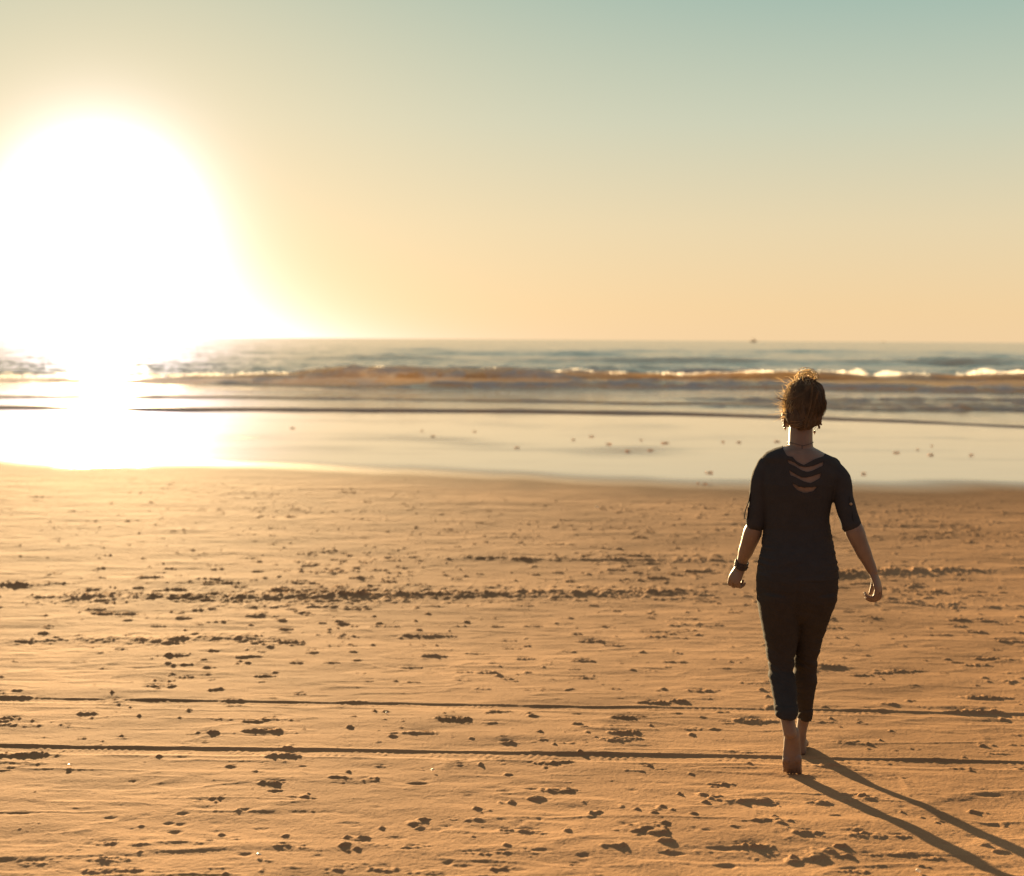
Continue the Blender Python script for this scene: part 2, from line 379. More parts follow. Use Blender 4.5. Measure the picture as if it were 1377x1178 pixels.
def build_sand():
    # columns: dense where the photograph looks, coarse towards the sides; rows: even steps in the picture, then coarse
    du = 0.00058
    u_in = np.arange(-0.36, 0.36, du)
    side = 0.36 + np.cumsum(np.geomspace(du * 1.5, 0.35, 60))
    U = np.concatenate([-side[::-1], u_in, side])
    v_rows = np.arange(800, 168, -0.72)
    yr = FPX * 1.33 / np.maximum(v_rows - 0.085 * FPX, 1)
    # invert the real profile instead of the straight one
    vy = FPX * (CAM_Z - ground_z(_uy)) / _uy
    yr = np.interp(v_rows[::-1], vy[::-1], _uy[::-1])[::-1]
    near = np.array([-2.9, -2.0, -0.5, 1.0, 2.2, 3.0, 3.5, 3.8])
    near = near[near < yr[0] - 0.1]
    far = yr[-1] + np.cumsum(np.geomspace(yr[-1] - yr[-2], 40, 60))
    far = far[far < 300]
    R = np.concatenate([near, yr, far])
    X = U[None, :] * (R[:, None] + APEX)
    Y = np.broadcast_to(R[:, None], X.shape)
    Z = ground_z(R)[:, None] + np.zeros_like(X)
    nr, nc = X.shape
    xf = X.astype(np.float64); yf = Y.astype(np.float64)

    # wet and damp masks
    eg = [on_ground(px, py) for px, py in WET_EDGE]
    ex = np.array([g.x for g in eg]); ey = np.array([g.y for g in eg])
    o = np.argsort(ex)
    edge = np.interp(xf, ex[o], ey[o]) - 0.9 + (fbm(xf * 0.35, yf * 0.08, 5, 3) - 0.5) * 2.2
    wet = sstep(-0.6, 2.6, yf - edge)
    wet2 = sstep(-3.6, 0.3, yf - edge + (fbm(xf * 0.8, yf * 0.25, 9, 3) - 0.5) * 2.0)
    damp = np.clip(0.75 * wet2 + 0.25 * wet, 0, 1)
    # drier bars standing out of the film of water
    for px, py, w, h in ((330,588,60,5),(430,602,70,3),(560,590,80,4),(860,604,60,5),(835,610,70,5),(650,598,60,3)):
        g = on_ground(px, py)
        k = g.y / FPX
        q = ((xf - g.x) / (w * k)) ** 2 + ((yf - g.y) / (h * g.y * g.y / (FPX * 2.4))) ** 2
        wet = wet - 0.34 * np.exp(-q) * (0.3 + fbm(xf * 0.7, yf * 0.5, 77, 3))
    wet = wet * (1 - 0.12 * sstep(0.5, 0.75, fbm(xf * 0.22, yf * 0.75, 88, 4)) - 0.06 * sstep(0.5, 0.7, fbm(xf * 0.5, yf * 2.2, 89, 3)))
    wet = np.clip(wet, 0, 1)
    dryf = 1 - sstep(-3.5, 0.0, yf - edge)

    # wind and water relief
    xw = xf + 0.25 * (fbm(xf * 0.9, yf * 0.9, 21, 2) - 0.5)
    rel = (fbm(xw * 1.0, yf * 2.4, 3, 4, 0.5) - 0.5) * 0.020
    rel += (fbm(xw * 4.0, yf * 7.0, 13, 3, 0.55) - 0.5) * 0.0075
    ridge = 1 - np.abs(2 * fbm(xw * 1.6, yf * 4.0, 40, 3) - 1)
    rel += np.clip(ridge - 0.86, 0, 1) * 0.022
    clump = fbm(xf * 38, yf * 38, 60, 3, 0.6)
    clump2 = fbm(xf * 95, yf * 80, 66, 2, 0.6)
    patch = fbm(xf * 0.55, yf * 0.40, 70, 3)
    # scattered crumbs of sand
    dens = 0.79 - 0.09 * sstep(0.45, 0.7, patch) - 0.04 * sstep(8, 13, yf)
    crumbs = np.clip(fbm(xf * 9, yf * 9, 80, 3, 0.62) - dens, 0, 1)
    rel += np.minimum(crumbs * 0.13, 0.010) * (0.3 + 1.2 * clump)
    rel += (clump2 - 0.5) * 0.0022
    mound = np.zeros_like(Z)
    pit = np.zeros_like(Z)

    def window(x, y, a, b):
        r0, r1 = np.searchsorted(R, y - b), np.searchsorted(R, y + b)
        c0 = np.searchsorted(U, (x - a) / (max(y - b, -2.5) + APEX) if x - a < 0 else (x - a) / (y + b + APEX))
        c1 = np.searchsorted(U, (x + a) / (y + b + APEX) if x + a < 0 else (x + a) / (max(y - b, -2.5) + APEX))
        return slice(r0, r1), slice(c0, c1)

    rnd = random.Random(4)

    def stamp(px, py, w, h, kind):
        g = on_ground(px, py)
        if g is None:
            return
        k = g.y / FPX
        a = max(0.56 * w * k, 0.008)
        sl = 0.085 if g.y < 7.5 else 0.0065 + 0.0785 * math.exp(-(g.y - 7.5) / 5.5)
        per_m = 1 / k + (CAM_Z - g.z) * FPX / g.y ** 2 / (0.077 + sl)     # picture height per metre of height
        H = min(h / per_m, 0.045)
        if kind == 'F':
            b = min(max(0.5 * a, 0.013), 0.048)
            n = 0.80 * H
            s = window(g.x, g.y, a * 1.5, b * 3.2)
            xs, ys = xf[s], yf[s]
            wob = (fbm(xs * 17, ys * 12, 90, 3, 0.7) - 0.5) * 1.3
            q = np.sqrt(((xs - g.x) / a) ** 2 + ((ys - g.y) / b) ** 2) + wob
            m = sstep(0.0, 0.75, 1.3 - q)
            mound[s] = np.maximum(mound[s], n * m)
            q2 = ((xs - g.x) / (a * 0.8)) ** 2 + ((ys - g.y - 1.5 * b) / (b * 1.1)) ** 2
            pit[s] = np.maximum(pit[s], 0.55 * H * np.exp(-q2 * 1.4))
        else:
            b = min(max(0.55 * a, 0.03), 0.09)
            s = window(g.x, g.y, a * 1.8, b * 2.2)
            xs, ys = xf[s], yf[s]
            q = np.sqrt(((xs - g.x) / (a * 1.15)) ** 2 + ((ys - g.y + b * 0.2) / b) ** 2) + (fbm(xs * 9, ys * 9, 91, 2) - 0.5) * 0.35
            pit[s] = np.maximum(pit[s], 1.25 * H * np.clip(1 - q, 0, 1) ** 0.8)

    k = 345 / 1377.0
    for i, (Fs, Ps) in enumerate(((F1, P1), (F2, P2), (F3, P3), (F4, P4), (F5, P5), (F6, []), (F7, P7), (F8, P8))):
        ox, oy = (0, 345, 690, 1032)[i % 4], (920 if i < 4 else 740)
        for x, y, w, h in Fs:
            stamp(ox + x * k, oy + y * k, w * k, h * k, 'F')
        for x, y, w, h in Ps:
            stamp(ox + x * k, oy + y * k, w * k, h * k, 'P')
    halo = random.Random(21)
    for i, Fs in enumerate((F1, F2, F3, F4, F5, F6, F7, F8)):
        ox, oy = (0, 345, 690, 1032)[i % 4], (920 if i < 4 else 740)
        for x, y, w, h in Fs:
            for j in range(int(w * h / 420)):       # crumbs kicked out round the larger prints
                stamp(ox + (x + halo.gauss(0, 0.75) * w) * k, oy + (y + halo.gauss(0, 0.7) * h + 2) * k, halo.uniform(1.5, 5.5), halo.uniform(0.7, 2.2), 'F')
    for x, y, w, h in FAR:
        stamp(x, y, w, h, 'F')
    # more of the same beyond the frame and among the listed ones
    for i in range(170):
        py = 660 + 130 * rnd.random() ** 0.8
        stamp(rnd.uniform(-350, 1750), py, rnd.uniform(4, 16), rnd.uniform(1.2, 3.0), 'F')
    for i in range(260):
        px = rnd.choice((rnd.uniform(-420, -5), rnd.uniform(1382, 1800)))
        stamp(px, rnd.uniform(780, 1230), rnd.uniform(8, 40), rnd.uniform(2, 8), rnd.choice('FFP'))
    for i in range(40):
        stamp(rnd.uniform(0, 1377), 790 + 390 * rnd.random(), rnd.uniform(3, 9), rnd.uniform(1.5, 3), 'F')

    rel += mound * np.clip(0.15 + 1.8 * (clump - 0.10) + 1.1 * (clump2 - 0.5), 0.03, 2.2) - pit
    # tyre tracks: a groove with a steep edge and tread marks
    for pts, hw, depth in TYRES:
        g = [on_ground(*p) for p in pts]
        tx = np.array([q.x for q in g]); ty = np.array([q.y for q in g])
        yc = np.interp(xf, tx, ty) + 0.012 * (vnoise(xf * 2.2, xf * 0, 300) - 0.5)
        d = (yf - (yc - hw)) / hw                 # far edge of the groove at the line
        band = np.abs(d) < 1.6
        w = np.where(d > 0, 1 - sstep(0.90, 1.05, d), 1 - sstep(0.35, 1.10, -d))
        tread = (np.sin(xf * 2 * math.pi / 0.036 + np.sign(d) * 1.4 + d * 3.0 + 9 * vnoise(xf * 4, yf * 6, 320)) * 0.5 + 0.5) * 0.0032 * sstep(0.9, 0.7, np.abs(d)) * sstep(0.38, 0.66, fbm(xf * 9, yf * 16, 321, 3))
        lip = np.exp(-((np.abs(d) - 1.15) / 0.16) ** 2) * np.where(d > 0, 0.0012, 0.0012) * (0.4 + 1.2 * clump)
        fade = 0.80 + 0.4 * fbm(xf * 0.8, xf * 0 + 3, 310, 2)
        rel = np.where(band, rel * (1 - 0.6 * w) - w * depth * fade + w * tread * (0.4 + clump) + lip, rel)
    for pts, hw, H in CHURNED:
        g = [on_ground(*p) for p in pts]
        tx = np.array([q.x for q in g]); ty = np.array([q.y for q in g])
        yc = np.interp(xf, tx, ty)
        inside = sstep(tx[0] - 0.2, tx[0] + 0.5, xf) * (1 - sstep(tx[-1] - 0.5, tx[-1] + 0.1, xf))
        d = (yf - yc) / hw
        w = np.exp(-d * d * 0.9) * inside
        rough = fbm(xf * 12, yf * 9, 95, 3, 0.65)
        wide = np.exp(-(d / 3.2) ** 2) * inside * (0.5 + patch)
        rel += wide * H * 1.3 * np.clip(fbm(xf * 16, yf * 12, 97, 3, 0.65) - 0.50, 0, 1) * 2.2
        rel += w * H * (0.30 + 2.2 * np.clip(rough - 0.42, 0, 1) + 1.0 * (clump - 0.45))
    Z = Z + rel * dryf + (1 - dryf) * 0.0
    P = np.stack([X, Y, Z], -1)
    me = grid_mesh("sand", P, sand_material())
    set_attr(me, 'wet', wet)
    set_attr(me, 'damp', damp)
    o = link(bpy.data.objects.new("beach_sand", me))
    tag(o, 'rippled golden beach sand with footprints and tyre tracks, wet towards the sea', 'beach', kind='structure')
    return o


beach = build_sand()

# ------------------------------------------------------------------ the sea
def sea_material():
    m = bpy.data.materials.new("sea_water")
    nt, N, L = nodes_of(m)
    out = N.new('ShaderNodeOutputMaterial')
    b = N.new('ShaderNodeBsdfPrincipled')
    geo = N.new('ShaderNodeNewGeometry')
    foam = N.new('ShaderNodeAttribute'); foam.attribute_name = 'foam'
    sand_glow = N.new('ShaderNodeAttribute'); sand_glow.attribute_name = 'sandy_glow'
    n1 = N.new('ShaderNodeTexNoise'); n1.inputs['Scale'].default_value = 1.0; n1.inputs['Detail'].default_value = 5
    mp = N.new('ShaderNodeMapping'); mp.inputs['Scale'].default_value = (0.35, 0.8, 1.0)
    L.new(geo.outputs['Position'], mp.inputs['Vector']); L.new(mp.outputs[0], n1.inputs['Vector'])
    c = mix_rgb(nt, sand_glow.outputs['Fac'], (0.150, 0.128, 0.086), (0.80, 0.38, 0.12))  # orange for suspended sand, with the backlit glow of wave fronts painted in
    fn = N.new('ShaderNodeTexNoise'); fn.inputs['Scale'].default_value = 3.0; fn.inputs['Detail'].default_value = 5
    L.new(geo.outputs['Position'], fn.inputs['Vector'])
    f = math_node(nt, 'MULTIPLY', foam.outputs['Fac'], math_node(nt, 'MULTIPLY_ADD', fn.outputs[0], 1.2, 0.4), clamp=True)
    c = mix_rgb(nt, f, c, (0.80, 0.76, 0.70))
    L.new(c, b.inputs['Base Color'])
    L.new(math_node(nt, 'MULTIPLY_ADD', f, 0.5, math_node(nt, 'MULTIPLY_ADD', sand_glow.outputs['Fac'], 0.15, 0.10)), b.inputs['Roughness'])
    b.inputs['IOR'].default_value = 1.33
    bump = N.new('ShaderNodeBump'); bump.inputs['Distance'].default_value = 0.30; bump.inputs['Strength'].default_value = 0.55
    L.new(n1.outputs[0], bump.inputs['Height'])
    calm = N.new('ShaderNodeAttribute'); calm.attribute_name = 'calm'
    L.new(math_node(nt, 'MULTIPLY_ADD', calm.outputs['Fac'], -0.50, 0.55), bump.inputs['Strength'])
    L.new(bump.outputs[0], b.inputs['Normal'])
    tr = N.new('ShaderNodeBsdfTranslucent'); tr.inputs['Color'].default_value = (0.9, 0.85, 0.75, 1)
    mx = N.new('ShaderNodeMixShader')
    L.new(math_node(nt, 'MULTIPLY', f, 0.45), mx.inputs[0])
    L.new(b.outputs[0], mx.inputs[1]); L.new(tr.outputs[0], mx.inputs[2])
    # thin sandy crests and lips: sunlight comes through them
    thin = N.new('ShaderNodeAttribute'); thin.attribute_name = 'thin'
    glowt = N.new('ShaderNodeBsdfTranslucent'); glowt.inputs['Color'].default_value = (0.86, 0.55, 0.27, 1)
    clear = N.new('ShaderNodeBsdfTransparent'); clear.inputs['Color'].default_value = (0.96, 0.82, 0.60, 1)
    m2 = N.new('ShaderNodeMixShader'); m2.inputs[0].default_value = 0.55
    L.new(glowt.outputs[0], m2.inputs[1]); L.new(clear.outputs[0], m2.inputs[2])
    m3 = N.new('ShaderNodeMixShader')
    L.new(math_node(nt, 'MULTIPLY', thin.outputs['Fac'], 0.70), m3.inputs[0])
    L.new(mx.outputs[0], m3.inputs[1]); L.new(m2.outputs[0], m3.inputs[2])
    L.new(m3.outputs[0], out.inputs[0])
    return m


SWASH = [(-500,549),(0,549),(280,551.5),(690,553.5),(900,557),(1108,563.5),(1377,575),(1900,590)]
BORE = [(-500,533),(0,533),(300,534),(690,538.5),(1108,546),(1377,551),(1900,558)]


def crest_y(x):
    return 84.0 + (fbm(x * 0.045, x * 0 + 9.1, 451, 3) - 0.5) * 9.0


def crest_h(x):
    return (0.58 + 0.62 * (fbm(x * 0.13, x * 0 + 4.2, 450, 4, 0.55) - 0.42)) * (0.40 + 0.60 * sstep(-24, -9, x))


def crest_z(x):
    return float(crest_h(np.array([x]))[0]) + 0.04


def build_sea():
    APX = 20.0
    us = np.arange(-0.62, 0.62, 0.0011)
    side = 0.62 + np.cumsum(np.geomspace(0.0016, 0.6, 50))
    U = np.concatenate([-side[::-1], us, side])
    # t: metres behind the edge of the swash, then true distance
    T = np.concatenate([np.array([0, .03, .07, .12, .2, .3]), np.arange(0.45, 12, 0.12), np.arange(12, 60, 0.16), 60 + np.cumsum(np.geomspace(0.2, 900, 420))])
    T = T[T < 9000]
    g = [on_ground(*p) for p in SWASH]
    ex = np.array([q.x for q in g]); ey = np.array([q.y for q in g])
    y0 = 45.0
    X = U[None, :] * (T[:, None] + y0 + APX)
    X = X.astype(np.float64)
    E = np.interp(X, ex, ey)
    E = np.minimum(E, 56)
    # the edge wobble dies out with distance so that far rows stay straight
    wob = (fbm(X * 0.22, X * 0 + 1.7, 401, 3) - 0.5) * 1.6
    Y = T[:, None] + (E + wob) * np.exp(-T[:, None] / 60.0) + 52.0 * (1 - np.exp(-T[:, None] / 60.0))
    gz = ground_z(Y)
    base = np.maximum(gz, 0.0)
    Tm = np.broadcast_to(T[:, None], X.shape)
    foam = np.zeros_like(X); sand_glow = np.zeros_like(X)
    # swash front: a thin lip with crumbly foam
    n1 = fbm(X * 1.5, Y * 1.5, 410, 3)
    lip = 0.040 * (0.6 + 0.8 * fbm(X * 0.5, X * 0, 402, 2)) * sstep(0, 0.25, Tm)
    Z = base + lip * (0.45 + 0.55 * np.exp(-Tm / 2.5)) + 0.012 * (n1 - 0.5) * sstep(0, 0.3, Tm)
    sand_glow = np.maximum(sand_glow, np.exp(-(Tm / 0.5) ** 2))
    foam = np.maximum(foam, 0.95 * np.exp(-(Tm / 0.40) ** 2) * (0.5 + 0.9 * n1))
    def front(line, H, decay, steep, seed, xmask=None):
        nonlocal Z, foam, sand_glow
        gg = [at_sea(*p) for p in line]
        lx = np.array([q[0] for q in gg]); ly = np.array([q[1] for q in gg])
        yc = np.interp(X, lx, ly) + (fbm(X * 0.16, X * 0 + seed, seed, 3) - 0.5) * 2.0
        h = H * (0.55 + 0.9 * fbm(X * 0.25, X * 0 + seed * 3, seed + 1, 2))
        if xmask is not None:
            h = h * xmask
        d = Y - yc
        prof = np.where(d < 0, sstep(-steep, 0, d), np.exp(-np.maximum(d, 0) / decay))
        Z = Z + h * prof * (1 + 0.25 * (n1 - 0.5))
        sand_glow = np.maximum(sand_glow, np.exp(-((d + steep * 0.4) / (steep * 0.9)) ** 2) * 0.95)
        return yc, d, h, prof
    yc, d, h, prof = front(BORE, 0.075, 3.0, 0.5, 420)
    foam = np.maximum(foam, 0.8 * np.exp(-((d + 0.1) / 0.45) ** 2) * (0.25 + sstep(0.50, 0.66, n1)))
    # several low steps on the right
    xr = sstep(4, 12, X)
    for yy, H, s in ((55.5, 0.10, 430), (58.5, 0.09, 436), (63.0, 0.11, 442)):
        d = Y - (yy + (fbm(X * 0.2, X * 0 + s, s, 3) - 0.5) * 3.0)
        p = np.where(d < 0, sstep(-0.5, 0, d), np.exp(-np.maximum(d, 0) / 1.6))
        Z = Z + H * p * xr * (0.5 + n1)
        sand_glow = np.maximum(sand_glow, 0.7 * xr * np.exp(-((d + 0.2) / 0.45) ** 2))
        foam = np.maximum(foam, 0.8 * xr * np.exp(-((d + 0.1) / 0.45) ** 2) * (0.2 + sstep(0.50, 0.66, n1)))
    # the breaker
    yc = crest_y(X)
    hb = crest_h(X)
    d = Y - yc
    prof = np.where(d < 0, sstep(-3.6, 0, d) ** 0.9, np.exp(-np.maximum(d, 0) / 5.5))
    Z = Z + hb * prof
    lump = fbm(X * 0.9, Y * 0.9, 455, 4, 0.6)
    face = np.exp(-((d + 2.2) / 2.6) ** 2)
    sand_glow = np.maximum(sand_glow, face * (0.55 + 0.75 * fbm(X * 0.12, Y * 0.2, 456, 3)))
    sand_glow = np.maximum(sand_glow, 0.42 * sstep(66, 73, Y) * (1 - sstep(-6, 3, d)))
    breaking = sstep(0.44, 0.58, fbm(X * 0.11, X * 0 + 2.0, 457, 3))
    cr = np.exp(-((d - 0.3) / 1.0) ** 2)
    foam = np.maximum(foam, cr * breaking * sstep(0.35, 0.55, lump))
    Z = Z + cr * breaking * 0.20 * np.clip(lump - 0.30, 0, 1) * 2.0
    # a smaller line of surf in front and one behind, both broken into stretches
    for yy, H, s2 in ((75.5, 0.30, 640), (79.0, 0.22, 646), (97.0, 0.50, 652)):
        d3 = Y - (yy + (fbm(X * 0.07, X * 0 + s2, s2, 3) - 0.5) * 7.0)
        on = sstep(0.47, 0.60, fbm(X * 0.09, X * 0 + s2 * 2.0, s2 + 1, 3))
        Z = Z + H * on * (0.3 + 0.7 * sstep(-24, -9, X)) * np.where(d3 < 0, sstep(-1.2, 0, d3), np.exp(-np.maximum(d3, 0) / 2.5)) * (0.6 + 0.8 * lump)
        foam = np.maximum(foam, on * np.exp(-((d3 + 0.1) / 0.7) ** 2) * sstep(0.40, 0.58, lump))
        sand_glow = np.maximum(sand_glow, 0.8 * on * np.exp(-((d3 + 0.6) / 0.9) ** 2))
    # scraps of foam down the face and in the trough
    foam = np.maximum(foam, 0.8 * sstep(0.60, 0.70, fbm(X * 0.5, Y * 0.9, 458, 4, 0.6)) * sstep(66, 72, Y) * (1 - sstep(-3, 0, d)))
    # swell behind
    for yy, H, wd, s in ((118, 0.75, 9, 470), (165, 0.60, 11, 476), (230, 0.6, 14, 480), (310, 0.6, 18, 486)):
        d2 = Y - (yy + (fbm(X * 0.03, X * 0 + s, s, 3) - 0.5) * 40)
        hh = H * np.clip(fbm(X * 0.035, Y * 0.02, s + 2, 3) * 2.2 - 0.5, 0, 1.3)
        hh = hh * (0.45 + 0.55 * sstep(-36, -14, X))
        Z = Z + hh * np.exp(-(np.where(d2 < 0, d2 / (wd * 0.35), d2 / wd)) ** 2)
        if yy < 200:
            sand_glow = np.maximum(sand_glow, 0.5 * np.exp(-((d2 + 2) / 3.0) ** 2) * np.clip(hh * 1.6, 0, 1))
    chop = (fbm(X * 0.35, Y * 0.75, 490, 4, 0.6) - 0.5)
    Z = Z + chop * 0.34 * sstep(66, 110, Y) * (1 - sstep(400, 1500, Y))
    Z = Z + (fbm(X * 0.06, Y * 0.14, 495, 3) - 0.5) * 0.55 * sstep(95, 160, Y) * (1 - sstep(900, 3000, Y))
    thin = np.clip(1.15 * sstep(-4.2, -2.6, Y - crest_y(X)) * (1 - sstep(2.0, 6.0, Y - crest_y(X))), 0, 1) * np.clip(2.6 * (fbm(X * 0.10, Y * 0.25, 456, 4) - 0.22), 0.42, 1.1)
    thin = thin * (1 - 0.8 * np.clip(foam, 0, 1))
    thin = np.maximum(thin, 0.8 * np.clip(sand_glow - 0.3, 0, 1) * (Y < 72))
    Z[0, :] = gz[0, :] - 0.03
    Z[-1, :] = 0
    P = np.stack([X, Y, Z], -1)
    me = grid_mesh("sea", P, sea_material())
    set_attr(me, 'foam', foam); set_attr(me, 'sandy_glow', sand_glow); set_attr(me, 'thin', thin)
    set_attr(me, 'calm', 1 - sstep(58, 75, Y))
    o = link(bpy.data.objects.new("sea", me))
    tag(o, 'sunlit sea with low breaking waves and swash sliding up the wet sand', 'sea', kind='structure')
    return o


def at_sea(px, py, z=0.05):
    v = ray(px, py)
    t = (z - CAM_Z) / v.z
    return (v.x * t, v.y * t)


sea = build_sea()
# ------------------------------------------------------------------ the walking woman
def cloth_material(name, col, weave=900.0):
    m = bpy.data.materials.new(name)
    nt, N, L = nodes_of(m)
    out = N.new('ShaderNodeOutputMaterial')
    b = N.new('ShaderNodeBsdfPrincipled')
    tcn = N.new('ShaderNodeTexCoord')
    n = N.new('ShaderNodeTexNoise'); n.inputs['Scale'].default_value = 26; n.inputs['Detail'].default_value = 4
    L.new(tcn.outputs['Object'], n.inputs['Vector'])
    c = ramp_node(nt, n.outputs[0], [(0.3, tuple(x * 0.94 for x in col)), (0.7, tuple(x * 1.06 for x in col))])
    L.new(c, b.inputs['Base Color'])
    b.inputs['Roughness'].default_value = 0.9
    b.inputs['Specular IOR Level'].default_value = 0.04
    b.inputs['Sheen Weight'].default_value = 0.0
    b.inputs['Sheen Roughness'].default_value = 0.5
    w = N.new('ShaderNodeTexNoise'); w.inputs['Scale'].default_value = weave
    L.new(tcn.outputs['Object'], w.inputs['Vector'])
    bump = N.new('ShaderNodeBump'); bump.inputs['Distance'].default_value = 0.001; bump.inputs['Strength'].default_value = 0.4
    L.new(w.outputs[0], bump.inputs['Height']); L.new(bump.outputs[0], b.inputs['Normal'])
    L.new(b.outputs[0], out.inputs[0])
    return m


def skin_material():
    m = bpy.data.materials.new("skin")
    nt, N, L = nodes_of(m)
    out = N.new('ShaderNodeOutputMaterial')
    b = N.new('ShaderNodeBsdfPrincipled')
    tcn = N.new('ShaderNodeTexCoord')
    n = N.new('ShaderNodeTexNoise'); n.inputs['Scale'].default_value = 18; n.inputs['Detail'].default_value = 5
    L.new(tcn.outputs['Object'], n.inputs['Vector'])
    c = ramp_node(nt, n.outputs[0], [(0.3, (0.175, 0.122, 0.092)), (0.7, (0.215, 0.150, 0.112))])
    L.new(c, b.inputs['Base Color'])
    b.inputs['Roughness'].default_value = 0.5
    b.inputs['Specular IOR Level'].default_value = 0.4
    b.inputs['Subsurface Weight'].default_value = 0.04
    b.inputs['Subsurface Radius'].default_value = (0.012, 0.005, 0.003)
    b.inputs['Subsurface Scale'].default_value = 0.6
    L.new(b.outputs[0], out.inputs[0])
    return m


def plain_material(name, col, rough=0.5, metal=0.0, noise=0.15, trans=0.0):
    m = bpy.data.materials.new(name)
    nt, N, L = nodes_of(m)
    out = N.new('ShaderNodeOutputMaterial')
    b = N.new('ShaderNodeBsdfPrincipled')
    tcn = N.new('ShaderNodeTexCoord')
    n = N.new('ShaderNodeTexNoise'); n.inputs['Scale'].default_value = 30; n.inputs['Detail'].default_value = 4
    L.new(tcn.outputs['Object'], n.inputs['Vector'])
    c = ramp_node(nt, n.outputs[0], [(0.25, tuple(x * (1 - noise) for x in col)), (0.75, tuple(min(1, x * (1 + noise)) for x in col))])
    L.new(c, b.inputs['Base Color'])
    b.inputs['Roughness'].default_value = rough
    b.inputs['Metallic'].default_value = metal
    if trans:
        t = N.new('ShaderNodeBsdfTranslucent'); L.new(c, t.inputs['Color'])
        mx = N.new('ShaderNodeMixShader'); mx.inputs[0].default_value = trans
        L.new(b.outputs[0], mx.inputs[1]); L.new(t.outputs[0], mx.inputs[2])
        L.new(mx.outputs[0], out.inputs[0])
    else:
        L.new(b.outputs[0], out.inputs[0])
    return m


